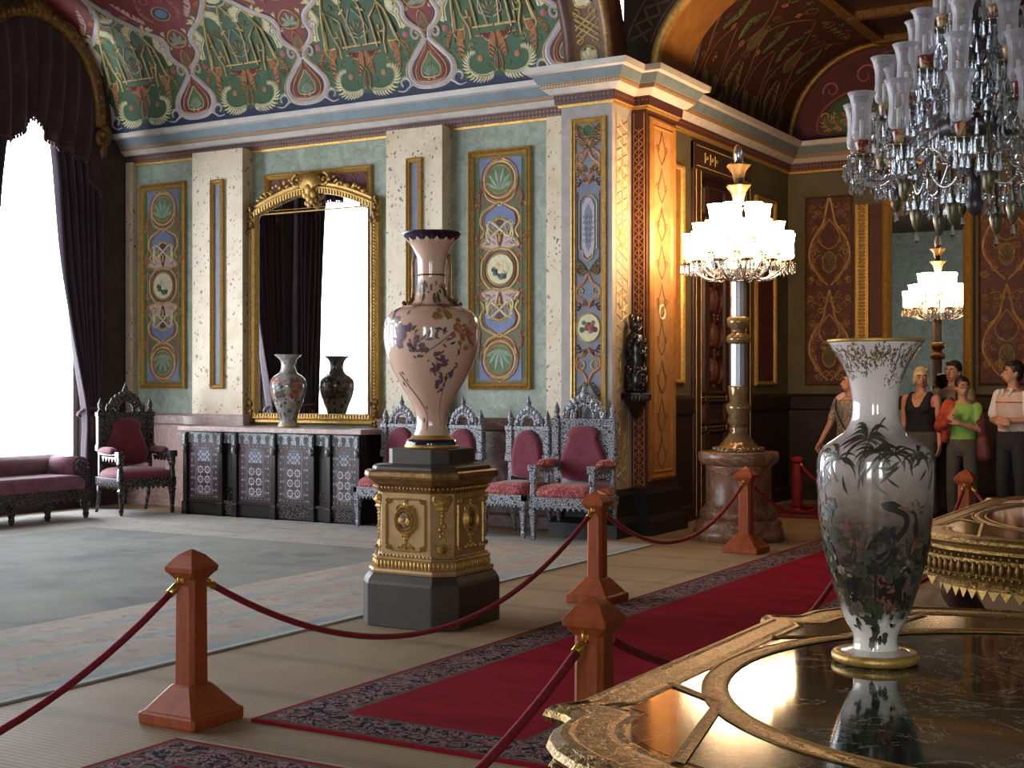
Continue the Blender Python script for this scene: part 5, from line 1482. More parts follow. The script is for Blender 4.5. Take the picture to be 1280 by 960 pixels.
for nS, rr, zb, rs, hs, off in ((12, .50, zz(323), .062, .25, 0), (9, .39, zz(312), .068, .27, .2), (7, .235, zz(293), .085, .30, .35)):
    for kx in range(nS):
        a = off + 2 * PI * kx / nS; x, y = rr * math.cos(a), rr * math.sin(a)
        m = MB(); P = [(.06 * math.cos(a), .06 * math.sin(a), z4 + .14), (rr * .5 * math.cos(a), rr * .5 * math.sin(a), z4 + .02 + (zb - zz(323)) * .5), (rr * .85 * math.cos(a), rr * .85 * math.sin(a), zb - .14), (x, y, zb - .05)]
        m.tube(crom(P, 5), .012, 6); arm = m.build('arm', ['crystal'], t)
        m = MB(); m.lathe([(.012, zb - .06), (.07, zb - .05), (.075, zb - .04), (.03, zb - .03), (.03, zb)], (x, y, 0), 14); m.build('drip_pan', ['crystal_gold'], arm)
        o = MB().lathe([(r, z) for r, z in shade_prof(rs, hs)], (x, y, zb), 18).build('glass_shade', ['lit_shade'], t)
        m = MB()
        for j in range(9):
            b_ = 2 * PI * j / 9; px_, py_ = x + .07 * math.cos(b_), y + .07 * math.sin(b_)
            m.lathe([(.002, zb - .16), (.011, zb - .14), (.006, zb - .07), (.002, zb - .05)], (px_, py_, 0), 5, sm=False)
            m.ball((px_, py_, zb - .05), .008, 5, 0, (1, 1, 1), 3)
        m.build('crystal_fringe', ['crystal'], arm)['kind'] = 'stuff'

# ---------------------------------------------------------------- hanging chandelier
CX_, CY_ = -1.40, 6.78
t = thing('chandelier', 'unlit crystal chandelier with clear hurricane shades hanging at upper right', 'chandelier', (CX_, CY_, 2.3))
m_veined('cup_red', (92, 30, 26), (120, 44, 34), (60, 22, 20), (200, 170, 120), 30, .12, .06)
plain('candle', (226, 220, 206), .5); plain('bronze_dark', (78, 72, 78), .3, .4); plain('gilt_green', (46, 48, 34), .3, .2, (122, 112, 76), 90)
m = MB(); m.lathe([(.01, .06), (.03, .08), (.045, .12), (.03, .15), (.03, .25), (.10, .33), (.13, .42), (.06, .5), (.03, .55), (.03, .8), (.07, .86), (.08, .95), (.03, 1.0), (.03, 1.25), (.06, 1.3), (.03, 1.36), (.02, 3.95)], seg=16); m.build('stem', ['bronze_dark'], t)
m = MB(); m.lathe([(.03, .28), (.15, .32), (.2, .4), (.19, .44), (.05, .46)], seg=20, wob=lambda a, z: .06 * math.cos(12 * a)); m.build('crystal_bowl', ['crystal'], t)
m = MB(); m.lathe([(.16, .43), (.2, .42), (.2, .5), (.17, .53)], seg=24); m.build('drum_ring', ['bronze_dark'], t)
r3 = random.Random(11)
def drop(m, x, y, z, L, r): m.lathe([(.001, z - L), (r, z - L * .78), (r * .55, z - L * .35), (.002, z)], (x, y, 0), 5, sm=False)
tiers = [(12, .56, .40, .062, .24, 0.1), (10, .42, .60, .062, .24, .35), (8, .27, .80, .06, .23, 0), (6, .15, 1.02, .055, .22, .3), (1, .0, 1.36, .06, .22, 0)]
for nS, rr, zb, rs, hs, off in tiers:
    for kx in range(nS):
        a = off + 2 * PI * kx / nS; ca2, sa2 = math.cos(a), math.sin(a); x, y = rr * ca2, rr * sa2
        m = MB(); P = [(.04 * ca2, .04 * sa2, zb - .02), (rr * .35 * ca2, rr * .35 * sa2, zb + .03), (rr * .75 * ca2, rr * .75 * sa2, zb - .16), (rr * .98 * ca2, rr * .98 * sa2, zb - .15), (x, y, zb - .07)]
        m.tube(crom(P, 5), .011, 6); arm = m.build('arm', ['crystal'], t)
        MB().lathe([(.012, zb - .075), (.06, zb - .065), (.064, zb - .055), (.02, zb - .05)], (x, y, 0), 14).build('drip_pan', ['gilt_green'], arm)
        MB().lathe([(.018, zb - .055), (.024, zb - .03), (.03, zb), (.033, zb + .012)], (x, y, 0), 12).build('candle_cup', ['cup_red'], arm)
        MB().lathe([(.011, zb), (.011, zb + .11), (.004, zb + .115)], (x, y, 0), 8).build('candle', ['candle'], arm)
        o = MB().lathe([(rs * .42, .012), (rs * .72, .03), (rs * .8, .06), (rs * .72, .12), (rs * .74, .17), (rs * .9, .215), (rs * 1.08, hs)], (x, y, zb), 22); o = o.build('hurricane_shade', ['shade_glass'], t)
        m = MB()
        for j in range(11):
            b_ = 2 * PI * j / 11; drop(m, x + .06 * math.cos(b_), y + .06 * math.sin(b_), zb - .06, r3.uniform(.07, .1), .011); m.ball((x + .06 * math.cos(b_), y + .06 * math.sin(b_), zb - .062), .007, 5, 0, (1, 1, 1), 3)
        for j in range(5):
            b_ = 2 * PI * j / 5; drop(m, x + .03 * math.cos(b_), y + .03 * math.sin(b_), zb - .12, .09, .013)
        m.build('crystal_fringe', ['crystal'], arm)['kind'] = 'stuff'
# hanging pineapple drops and bead swags under the arms
for kx in range(12):
    a = .35 + 2 * PI * kx / 12; rr = .40 if kx % 2 else .27; zb = .22 if kx % 2 else .1
    x, y = rr * math.cos(a), rr * math.sin(a)
    m = MB(); m.lathe([(.006, zb - .11), (.022, zb - .08), (.03, zb - .03), (.022, zb + .02), (.008, zb + .04), (.008, zb + .22)], (x, y, 0), 10, wob=lambda b_, z: .12 * math.cos(5 * b_ + 60 * z)); dr = m.build('pendant', ['gilt_green'], t)
    m = MB()
    for j in range(8):
        b_ = 2 * PI * j / 8; drop(m, x + .05 * math.cos(b_), y + .05 * math.sin(b_), zb + .07, .1, .014); m.ball((x + .05 * math.cos(b_), y + .05 * math.sin(b_), zb + .075), .01, 5, 0, (1, 1, 1), 3)
    drop(m, x, y, zb - .1, .07, .013)
    m.build('crystal_fringe', ['crystal'], dr)['kind'] = 'stuff'
for kx in range(9):
    a0, a1 = 2 * PI * kx / 9, 2 * PI * (kx + 1) / 9
    m = MB()
    for j in range(34):
        s_ = j / 33; a = a0 + (a1 - a0) * s_; rr = .34 + .06 * math.sin(kx * 2.1); z = .36 - .2 * (1 - (2 * s_ - 1) ** 2)
        m.ball((rr * math.cos(a), rr * math.sin(a), z), .009, 6, 0, (1, 1, 1), 4)
    m.build('bead_swag', ['crystal'], t)
m = MB()
for j in range(420):
    a = r3.uniform(0, 2 * PI); rr = r3.uniform(.06, .5); z = .08 + .5 * (1 - rr / .6) + r3.uniform(-.0, .42)
    drop(m, rr * math.cos(a), rr * math.sin(a), z, r3.uniform(.05, .09), r3.uniform(.008, .014))
o = m.build('crystal_curtain', ['crystal'], t); o['kind'] = 'stuff'

# ---------------------------------------------------------------- gilt marble-topped tables
def outline(L, S, B, n=20):
    """half length L (straight ends), half width of the straight ends S, bow depth B, with small pointed ears"""
    right = [(L, -S), (L + .0, 0), (L, S), (L + .035, S + .06), (L - .03, S + .085)]
    top_ = []
    for i in range(n + 1):
        t_ = i / n; x = (L - .06) * math.cos(PI * t_); y = S + .11 + (B - S - .11) * math.sin(PI * t_) ** .8
        top_.append((x, y))
    left = [(-L + .03, S + .085), (-L - .035, S + .06), (-L, S), (-L, 0), (-L, -S), (-L - .035, -S - .06), (-L + .03, -S - .085)]
    bot = [(x, -y) for x, y in top_][::-1]
    return right + top_ + left + bot + [(L - .03, -S - .085), (L + .035, -S - .06)]
def make_table(loc, L, S, B, ht, label):
    t = thing('centre_table', label, 'table', loc, 0, 'gilt marble topped centre tables')
    ol = outline(L, S, B)
    def ins(k): return [(x * (1 - k / L), y * (1 - k / B)) for x, y in ol]
    m = MB(); R_ = lambda k, z: [(x, y, z) for x, y in ins(k)]
    m.loft([R_(.14, ht - .004), R_(.13, ht + .001), R_(.115, ht - .001), R_(.10, ht + .002), R_(.04, ht + .002), R_(.03, ht + .006), R_(.015, ht + .004), R_(-.005, ht - .008), R_(-.012, ht - .022), R_(-.005, ht - .035), R_(.02, ht - .045)], 0, False, False)
    m.build('gilt_rim', ['gold_engraved'], t)
    MB().loft([R_(.135, ht - .03), R_(.135, ht - .002)], 0).build('marble_top', ['table_marble'], t)
    q = Orn(lambda u, v, h: (u, v, ht - .002 + h)); q.T = [lambda u, v: (u, v), lambda u, v: (-u, v), lambda u, v: (u, -v), lambda u, v: (-u, -v)]
    ov = [((L - .16) * math.cos(R(a)), (B - .38) * math.sin(R(a))) for a in range(0, 91, 5)]
    io = [((L - .16) * 1.0 * math.cos(R(a)), (B - .2) * math.sin(R(a))) for a in range(0, 91, 5)]
    # lighter marble outside the oval, gilt oval band, spandrel ring
    edge = ins(.15); quad = [(x, y) for x, y in edge if x >= -1e-6 and y >= -1e-6]; quad.sort(key=lambda p: math.atan2(p[1] / B, p[0] / L))
    inner = [((L - .16) * math.cos(math.atan2(y / B, x / L)), (B - .38) * math.sin(math.atan2(y / B, x / L))) for x, y in quad]
    m = MB()
    for T in q.T:
        k0 = len(quad); vs = [T(*p) + (ht - .0012,) for p in quad] + [T(*p) + (ht - .0012,) for p in inner]
        m.add(vs, [(i, i + 1, k0 + i + 1, k0 + i) for i in range(k0 - 1)])
    m.build('marble_border', ['table_marble_light'], t, recalc=False)
    q.rib(ov, .05, 'black', .002, .006)
    q.rib([(x * .965, y * .965) for x, y in ov], .012, 'gold', .002, .005); q.rib([(x * 1.035, y * 1.035) for x, y in ov], .01, 'gold', .002, .004)
    for a in range(0):
        x, y = (L - .16) * math.cos(R(a)), (B - .38) * math.sin(R(a)); q.spiral((x, y), .018, .004, a, a + 400, .007, 'gold', .004, .009, 10)
    q.rib([(L - .12, S * .55), (L - .3, S * .75), (L - .42, B - .22)], .03, 'black', .002, .006)
    for k in range(0):
        x_, y_ = quad[min(k * len(quad) // 14, len(quad) - 1)]
        q.spiral((x_ * 1.075, y_ * 1.055), .02, .005, 0, 420, .008, 'gold', .004, .01, 10)
    q.build('gilt_inlay', [('gold_engraved' if n_ == 'black' else n_) for n_ in PALN], t, recalc=False)
    m = MB()
    m.loft([R_(.02, ht - .04), R_(.05, ht - .06), R_(.045, ht - .075), R_(.07, ht - .08), R_(.02, ht - .10), R_(.0, ht - .14), R_(.01, ht - .18), R_(.05, ht - .215), R_(.09, ht - .225), R_(.08, ht - .24), R_(.07, ht - .255), R_(.10, ht - .265)], 0, False, False)
    m.build('apron', ['gold_engraved'], t)
    m = MB(); pts = R_(.0, ht - .14)
    for i in range(len(pts)):
        a = Vector(pts[i]); b_ = Vector(pts[(i + 1) % len(pts)]); n_ = max(1, int((b_ - a).length / .035)); nrm = Vector(((b_ - a).y, -(b_ - a).x, 0)).normalized()
        for k in range(n_):
            p = a.lerp(b_, (k + .5) / n_) + nrm * .002
            m.ball(tuple(p), .016, 6, 0, (.8, .8, 2.1), 4); m.ball((p.x, p.y, p.z + .055), .009, 5, 0, (1, 1, 1), 3); m.ball((p.x * .985, p.y * .985, p.z - .05), .011, 5, 0, (1, 1, 1), 3)
    m.build('leaf_band', ['gold_dark'], t)
    m = MB(); pts = R_(.09, ht - .26)
    for i in range(len(pts)):
        a = Vector(pts[i]); b_ = Vector(pts[(i + 1) % len(pts)]); n_ = max(1, round((b_ - a).length / .07))
        for k in range(n_):
            c0 = a.lerp(b_, k / n_); c1 = a.lerp(b_, (k + 1) / n_); mm = (c0 + c1) / 2
            m.add([tuple(c0), tuple(c1), (c1.x * .99, c1.y * .99, c1.z), (mm.x, mm.y, mm.z - .05), (c0.x * .99, c0.y * .99, c0.z)], [(0, 1, 3), (4, 2, 3), (0, 4, 3), (1, 2, 3)])
    m.build('lambrequin', ['gold'], t, recalc=False)
    for sx in (-1, 1):
        for sy in (-1, 1):
            x0, y0 = sx * (L - .22), sy * (S * .72)
            m = MB(); P = [(x0, y0, ht - .26), (x0 + sx * .05, y0 + sy * .05, ht - .36), (x0 - sx * .02, y0 - sy * .02, ht - .5), (x0 - sx * .14, y0 - sy * .12, ht - .62), (x0 - sx * .08, y0 - sy * .08, .1), (x0 + sx * .04, y0 + sy * .03, .05)]
            m.tube(crom(P, 5), [.10, .1, .1, .1, .1, .095, .09, .085, .08, .075, .07, .065, .06, .06, .06, .06, .06, .065, .07, .07, .07, .065, .06, .055, .05, .05], 10); m.ball((x0 + sx * .06, y0 + sy * .05, .06), .06, 10); m.ball((x0 + sx * .06, y0 + sy * .05, ht - .34), .075, 10)
            m.build('leg', ['dark_wood'], t)
    m = MB(); m.ngon([(.32, .1, .1), (.34, .1, .12), (.34, .1, .16), (.2, .06, .18), (.12, .04, .3), (.18, .05, .4), (.1, .03, ht - .26)]); m.box(-L + .3, L - .3, -.06, .06, .1, .16)
    m.build('stretcher', ['dark_wood'], t)
    return t
make_table((-.55, 3.5, 0), .95, .66, 1.24, .8, 'near marble topped table with engraved gilt rim carrying the tall porcelain vase')
make_table((-.62, 8.3, 0), 1.2, .95, 1.62, .8, 'farther gilt marble topped table at the right edge before the visitors')

# ---------------------------------------------------------------- tall porcelain vase on the near table
k = .000993
def m_scenic():
    t_ = NT('scenic_porcelain')
    sp = t_.new('ShaderNodeSeparateXYZ'); t_.link(t_.tc.outputs['Object'], sp.inputs[0])
    n = t_.noise(9, 6, .65, .8)
    ad = t_.new('ShaderNodeMath', operation='MULTIPLY_ADD'); t_.link(n, ad.inputs[0]); ad.inputs[1].default_value = .16; t_.link(sp.outputs['Z'], ad.inputs[2])
    zr = t_.new('ShaderNodeMapRange'); zr.inputs[1].default_value = .08; zr.inputs[2].default_value = 1.0; t_.link(ad.outputs[0], zr.inputs[0])
    base = t_.ramp(zr.outputs[0], [(.0, (220, 212, 204)), (.12, (210, 202, 192)), (.17, (66, 57, 47)), (.3, (50, 43, 36)), (.42, (88, 76, 64)), (.52, (150, 134, 124)), (.6, (182, 166, 160)), (.67, (166, 154, 152)), (.75, (216, 202, 198)), (1.0, (222, 210, 206))])
    c1 = t_.ramp(t_.noise(14, 6, .7, 1.5), [(.35, (38, 44, 30)), (.48, (58, 52, 42)), (.56, (120, 92, 92)), (.62, (62, 66, 42)), (.72, (132, 120, 98))])
    mk = t_.ramp(zr.outputs[0], [(.12, 0.0), (.18, .7), (.36, .6), (.48, 0.0)])
    c = t_.mix(mk, base, c1)
    t_.bsdf(c, .09, 0, coat=.5); M['scenic_porcelain'] = t_.mat
m_scenic()
plain('porcelain_white', (216, 204, 198), .12, coat=.4)
pz = [(62, 34), (58, 55), (62, 78), (84, 120), (106, 180), (124, 242), (138, 305), (147, 365), (152, 425), (154.5, 485), (154.5, 530), (151, 560), (139, 584), (108, 606), (82, 626), (66, 655), (61, 690), (64, 730), (72, 770), (88, 808), (106, 838), (122, 862), (128, 872)]
prof = [(r * k, z * k) for r, z in cat_prof(pz, 4)]; rf = prof_r(prof)
VX, VY = -1.02, 3.68
t = thing('tall_vase', 'tall porcelain vase painted with a dark heron scene on the near table', 'vase', (VX, VY, .8))
MB().lathe(prof + [(.118, .866), (.08, .82), (.05, .76), (.045, .7)], seg=72).build('body', ['scenic_porcelain'], t)
MB().lathe([(.125, .862), (.129, .866), (.128, .871), (.12, .872)], seg=64).build('gilt_lip', ['gold'], t)
MB().lathe([(.02, 0), (.108, 0), (.116, .008), (.117, .018), (.113, .025), (.106, .028), (.1, .026), (.08, .03), (.062, .036)], seg=64, mi=[0, 0, 0, 0, 0, 0, 1, 1]).build('gilt_foot', ['gold', 'porcelain_white'], t)
cv = math.atan2(-VY, -VX)
f = lathe_map(rf, .15, cv); q = Flo(f)
r4 = random.Random(21)
for j in range(22):                    # lace below the lip
    u = j * 2 * PI * .15 / 22; L_ = r4.uniform(.03, .11)
    for i in range(9):
        q.bloom((u + r4.uniform(-.025, .025), .838 - L_ * i / 9), .022, ['floral_gold', 'floral_leaf', 'lace_brown'], 6, j * 9 + i)
    q.stem([(u, .855), (u + .01, .855 - L_ * .6), (u - .005, .855 - L_)], .003, 'floral_leaf')
# dark palm fronds over the shoulder
for (u, v, n_, L_) in ((-.03, .6, 12, .1), (.05, .565, 9, .07), (-.1, .55, 8, .07), (.12, .56, 8, .055), (.0, .57, 9, .08), (-.18, .56, 6, .06), (.2, .55, 6, .05)):
    for i in range(n_):
        a = R(15 + 165 * i / (n_ - 1)) + r4.uniform(-.15, .15); q.leaf((u, v), L_ * r4.uniform(.7, 1.15), a, r4.choice(['floral_dark', 'floral_dark', 'floral_green']), .13, -1.1 if a < PI / 2 else 1.1)
for i in range(46):
    u = r4.uniform(-.22, .24); v = r4.uniform(.50, .58); q.leaf((u, v), r4.uniform(.03, .07), r4.uniform(PI * 1.1, PI * 1.9), r4.choice(['floral_dark', 'floral_leaf', 'floral_green']), .14, r4.uniform(-.6, .6))
q.stem([(-.03, .56), (-.02, .6), (.03, .645), (.06, .66)], .005, 'floral_dark')
# heron: body, neck, head, bill, legs
plain('heron', (40, 33, 30), .3); plain('dusk_rose', (112, 74, 70), .3); plain('dusk_leaf', (58, 58, 40), .3); plain('dusk_cream', (128, 118, 94), .3)
plain('brown_bill', (120, 74, 48), .3)
FLO += ['brown_bill', 'heron', 'dusk_rose', 'dusk_leaf', 'dusk_cream']
for (u, v, r_, ms) in ((-.16, .38, .07, ['dusk_leaf', 'floral_leaf', 'dusk_leaf']), (-.12, .30, .06, ['dusk_leaf', 'dusk_cream', 'floral_green']), (-.21, .45, .06, ['dusk_rose', 'floral_mauve', 'dusk_leaf']), (-.13, .21, .05, ['dusk_cream', 'dusk_leaf', 'floral_green']), (-.06, .36, .035, ['dusk_rose', 'dusk_rose', 'brown_bill']),
                     (0, .2, .1, ['heron', 'floral_green', 'heron']), (.1, .15, .05, ['heron', 'floral_green']), (-.08, .14, .05, ['heron', 'floral_leaf']), (0, .11, .07, ['heron', 'floral_green']), (-.23, .3, .06, ['heron', 'floral_green']), (.21, .3, .06, ['heron', 'floral_green']), (.06, .2, .05, ['brown_bill', 'dusk_rose', 'heron'])):
    q.bloom((u, v), r_, ms, 46, int(1000 * (u + 1) + v * 100), 1.1)
HX, HV = .02, -.02
for (u, v, L_, a, w_) in ((-.055, .275, .15, 44, .5), (-.05, .27, .12, 26, .42), (-.03, .29, .115, 60, .5), (-.06, .26, .08, 205, .4)): q.leaf((u + HX, v + HV), L_, R(a), 'heron', w_, .2)
q.stem([(.035 + HX, .365 + HV), (.06 + HX, .395 + HV), (.06 + HX, .425 + HV), (.03 + HX, .442 + HV), (.008 + HX, .448 + HV), (.0 + HX, .462 + HV)], .015, 'heron'); q.leaf((-.005 + HX, .458 + HV), .05, R(-6), 'heron', .42); q.leaf((.03 + HX, .458 + HV), .05, R(-26), 'brown_bill', .14)
q.stem([(.0 + HX, .3 + HV), (.005 + HX, .2 + HV)], .006, 'heron'); q.stem([(-.02 + HX, .29 + HV), (-.02 + HX, .2 + HV)], .006, 'heron')
q.leaf((.118, .34), .06, R(97), 'heron', .3); q.stem([(.116, .385), (.108, .41), (.095, .418)], .007, 'heron'); q.leaf((.116, .345), .045, R(255), 'brown_bill', .25)
q.bloom((.115, .43), .028, ['floral_leaf', 'dusk_leaf'], 10, 5); q.bloom((.1, .26), .03, ['dusk_cream', 'floral_leaf', 'dusk_rose'], 12, 6)
q.end('painted_scene', t)

# ---------------------------------------------------------------- carved dark ornament on the pier
t = thing('carved_bracket', 'dark carved wooden figure on a small fringed shelf at the arch pier corner', 'ornament', (-5.95, 12.62, 1.4))
m = MB(); m.ngon([(.02, .004, -.2), (.07, .02, -.08), (.1, .02, 0), (.125, .02, .03), (.125, .02, .06)])
m.build('shelf', ['ebony'], t)
m = MB(); scallops(m, -.12, .12, -.125, .03, 6, 'x', .05, .02); scallops(m, -.12, .12, .105, .03, 6, 'y', .05, .02); m.build('fringe', ['ebony'], t)
m = MB(); r5 = random.Random(2)
m.lathe([(.1, .06), (.125, .12), (.12, .25), (.09, .36), (.1, .46), (.105, .56), (.085, .64), (.05, .68), (.055, .73), (.062, .78), (.045, .83), (.006, .86)], (0, 0, 0), 16)
for i in range(110):
    a = r5.uniform(0, 6.28); z = r5.uniform(.08, .84); rr = .1 if z < .62 else .05
    m.ball((rr * math.cos(a), rr * math.sin(a), z), r5.uniform(.014, .034), 6, 0, (1, 1, 1.3), 4)
m.build('carved_figure', ['inlay_dark'], t)

# ---------------------------------------------------------------- alcove: door, panels and mirror
d = MB(); d.box(XW - .28, XW - .2, 14.4, 16.2, 0, 4.32)
door = struct('door_1', d, ['dark_wood'])
m = MB()
for y0, y1 in ((14.4, 14.62), (15.98, 16.2)): m.box(XW - .2, XW + .04, y0, y1, 0, 4.32)
m.box(XW - .2, XW + .05, 14.4, 16.2, 4.0, 4.32); m.build('door_frame', ['dark_wood'], door, bev=.01)
sd = side(XW - .2)
m = MB()
for y0, y1 in ((14.66, 15.28), (15.32, 15.94)):
    for z0, z1 in ((.12, .55), (.62, 1.0), (1.06, 1.36), (1.42, 2.9), (3.0, 3.5), (3.55, 3.95)):
        m.frame(sd, y0, y1, z0, z1, [(0, 0), (0, .03), (.02, .045), (.04, .03), (.06, .0)])
m.build('door_moulding', ['dark_wood'], door)
q = Orn(lambda u, v, h: sd(u, v, h + .004))
for yc in (14.97, 15.63):
    for zc in (1.72, 2.15, 2.58):
        q.ring((yc, zc), .17, .04, 'dark_red', .005, .04); q.disc((yc, zc), .12, 'brown', .004, dome=.03)
        for i in range(10): q.disc((yc + .2 * math.cos(i * .63), zc + .2 * math.sin(i * .63)), .03, 'brown', .004, dome=.02)
    for z in (.585, 1.03, 1.39, 2.95): q.rib([(yc - .3, z), (yc + .3, z)], .02, 'gold_paint', .004, .02)
for y in (14.635, 15.3, 15.965): q.rib([(y, .1), (y, 3.95)], .018, 'gold_paint', .006, .016)
q.done('carved_panel', door)
q = Orn(lambda u, v, h: (XW + .05 + h, u, v))
for y in (14.44, 14.58, 16.02, 16.16): q.rib([(y, .05), (y, 4.0)], .014, 'gold_paint', .001, .008)
q.rib([(14.44, 4.05), (16.16, 4.05)], .014, 'gold_paint', .001, .008); q.rib([(14.44, 4.28), (16.16, 4.28)], .014, 'gold_paint', .001, .008)
for i, y in enumerate((14.7, 14.86, 15.0, 15.5, 15.62, 15.8)): q.rib([(y, 4.1), (y, 4.22)], .022, 'gold_paint', .002, .012); q.spiral((y + .06, 4.16), .03, .01, 0, 360, .014, 'gold_paint')
q.done('door_head_ornament', door)
def simple_panel(y0, y1, z0, z1, label, fld='wing_red'):
    t = thing('wall_panel', label, 'wall panel', (XW, (y0 + y1) / 2, z0), 0, 'slim alcove panels')
    W, H = (y1 - y0) / 2, z1 - z0; f = lambda u, v, h: (h, u, v)
    m = MB().frame(f, -W, W, 0, H, [(0, 0), (0, .03), (.02, .045), (.04, .03), (.055, .005)]); rope_bead(m, f, -W, W, 0, H, .05, .012, .04, .02); m.build('gilt_frame', ['gold'], t)
    q = MB(); q.add([f(-W, 0, .005), f(W, 0, .005), f(W, H, .005), f(-W, H, .005)], [(0, 1, 2, 3)]); q.build('painted_field', [fld], t)
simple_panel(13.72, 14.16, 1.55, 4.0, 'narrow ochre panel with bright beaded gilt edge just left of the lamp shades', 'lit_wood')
simple_panel(16.45, 17.2, 1.53, 3.95, 'tall plain panel with gilt edges right of the carved door')
def damask(x0, x1, z0, z1, label):
    t = thing('damask_panel', label, 'wall panel', ((x0 + x1) / 2, YW, z0), 0, 'red scrollwork panels of the alcove')
    W, H = (x1 - x0) / 2, z1 - z0; f = lambda u, v, h: (u, -h, v)
    m = MB().frame(f, -W, W, 0, H, [(0, 0), (0, .02), (.015, .03), (.03, .006)]); m.build('gilt_frame', ['gold_dark'], t)
    q = MB(); q.add([f(-W, 0, .005), f(W, 0, .005), f(W, H, .005), f(-W, H, .005)], [(0, 1, 2, 3)]); q.build('painted_field', ['wing_red'], t)
    q = Orn(lambda u, v, h: f(u, v, h + .007)); uw = .31; nu = max(1, round(W / uw)); 
    for i in range(nu):
        uc = -W + .03 + (2 * W - .06) * (i + .5) / nu; hw = (W - .03) / nu
        q.T = MIRU(uc)
        for j in range(2):
            v0 = .05 + j * (H / 2); 
            for kk, (w_, mi) in enumerate(((.026, 'gold_paint'), (.018, 'orange'), (.016, 'rose'))):
                e = kk * .035
                q.rib(crom([(0.02 + e * .3, v0 + .02), (hw * .5 - e * .5, v0 + .16), (hw * .9 - e, v0 + .38), (hw * .78 - e, v0 + .62), (hw * .3 - e * .4, v0 + .84), (hw * .15, v0 + 1.02), (0, v0 + 1.22 - e)], 5), w_, mi, .002, .008)
            q.disc((0, v0 + .33), .085, 'olive', .003, .125); q.ring((0, v0 + .33), .09, .014, 'gold_paint', ry=.135); q.palm((0, v0 + .25), .17, 5, 'brown', 0, 110, .03)
            q.rib(crom([(0, v0 + .5), (.1, v0 + .56), (.14, v0 + .68), (.06, v0 + .82), (0, v0 + .9)], 5), .016, 'gold_paint'); q.disc((0, v0 + .68), .06, 'dark_red', .003, .1)
            for kk in range(34):
                a, b_ = rnd.uniform(.03, hw - .04), rnd.uniform(.05, 1.15)
                q.spiral((a, b_ + v0), rnd.uniform(.03, .06), .01, rnd.uniform(0, 360), rnd.uniform(400, 760), .013, rnd.choice(['gold_paint', 'gold_paint', 'orange', 'brown']), .002, .007, 14)
            for (a, b_) in ((.06, .1), (.16, .2), (.2, .75), (.12, .95), (.24, 1.05), (.22, .45), (.05, 1.08), (.27, .08)):
                if a < hw: q.spiral((a, v0 + b_), .05, .01, rnd.uniform(0, 360), rnd.uniform(400, 760), .013, rnd.choice(['gold_paint', 'orange', 'orange', 'brown']), .002, .007, 14)
            for kk in range(3): q.feather([(hw - .03, v0 + .7 + kk * .15), (hw - .1, v0 + .78 + kk * .15), (hw - .08, v0 + .86 + kk * .15)], .045, 5, 'brown', 'gold_paint', 1)
    q.done('scrollwork', t)
damask(-5.86, -5.2, 1.53, 4.05, 'red and gold scrollwork panel left of the gilt alcove mirror')
damask(-3.62, -2.3, 1.53, 4.05, 'red and gold scrollwork panel right of the gilt alcove mirror')
damask(-2.2, -.9, 1.53, 4.05, 'red and gold scrollwork panel beyond the right frame edge')
t = thing('gilt_column', 'beaded gilt half column on the red strip left of the alcove mirror', 'moulding', (-5.08, YW, 1.45))
m = MB().box(-.085, .085, -.06, 0, 0, 2.45); 
for i in range(52): m.ball((0, -.065, .04 + i * .047), .03, 6, 0, (1.6, .8, .7), 4)
m.build('beaded_shaft', ['gold'], t); MB().box(.09, .27, -.02, 0, 0, 2.45).build('red_strip', ['wing_red'], t)
t = thing('alcove_mirror', 'tall gilt framed mirror in the alcove reflecting the lit candelabrum', 'mirror', (-4.24, YW, 1.0))
f = lambda u, v, h: (u, -h, v)
MB().frame(f, -.57, .57, 0, 2.95, [(0, 0), (0, .09), (.02, .11), (.05, .07), (.08, .1), (.1, .08), (.13, .03)]).build('gilt_frame', ['gold'], t)
m = MB(); a = R(1.6); m.add([(-.45 , -.03 - .45 * math.tan(a) * 1, .1), (.45, -.03 + .45 * math.tan(a), .1), (.45, -.03 + .45 * math.tan(a), 2.85), (-.45, -.03 - .45 * math.tan(a), 2.85)], [(0, 1, 2, 3)])
m.build('mirror_glass', ['mirror_glass'], t, recalc=False)
# ---------------------------------------------------------------- visitors
plain('skin', (206, 150, 124), .5, 0, (190, 132, 108), 9); plain('skin_tan', (200, 148, 118), .5, 0, (182, 130, 102), 9)
plain('lip', (166, 92, 86), .45); plain('eye_white', (226, 222, 216), .3); plain('eye_dark', (36, 26, 22), .3)
plain('hair_blonde', (222, 206, 166), .55, 0, (190, 168, 122), 40, .3, 60, stretch=(1, 1, .2)); plain('hair_dark', (30, 22, 20), .45, 0, (44, 32, 27), 40, .3, 60, stretch=(1, 1, .2)); plain('hair_brown', (84, 60, 42), .5, 0, (62, 44, 32), 40)
plain('cloth_black', (26, 26, 32), .85); plain('cloth_grey', (92, 88, 82), .9, 0, (76, 72, 68), 12); plain('cloth_dark', (46, 46, 50), .9); plain('cloth_tan', (158, 138, 118), .9, 0, (140, 122, 104), 10)
plain('cloth_lime', (150, 196, 96), .85, 0, (132, 178, 84), 10); plain('cloth_orange', (206, 96, 48), .85, 0, (156, 40, 46), 9); plain('cloth_maroon', (96, 44, 46), .85); plain('cloth_cream', (214, 194, 178), .85, 0, (198, 176, 160), 12)
plain('cloth_pink', (218, 180, 172), .85); plain('cloth_white', (226, 216, 212), .85); plain('bag_brown', (104, 52, 44), .5); plain('shoe', (40, 34, 32), .5)
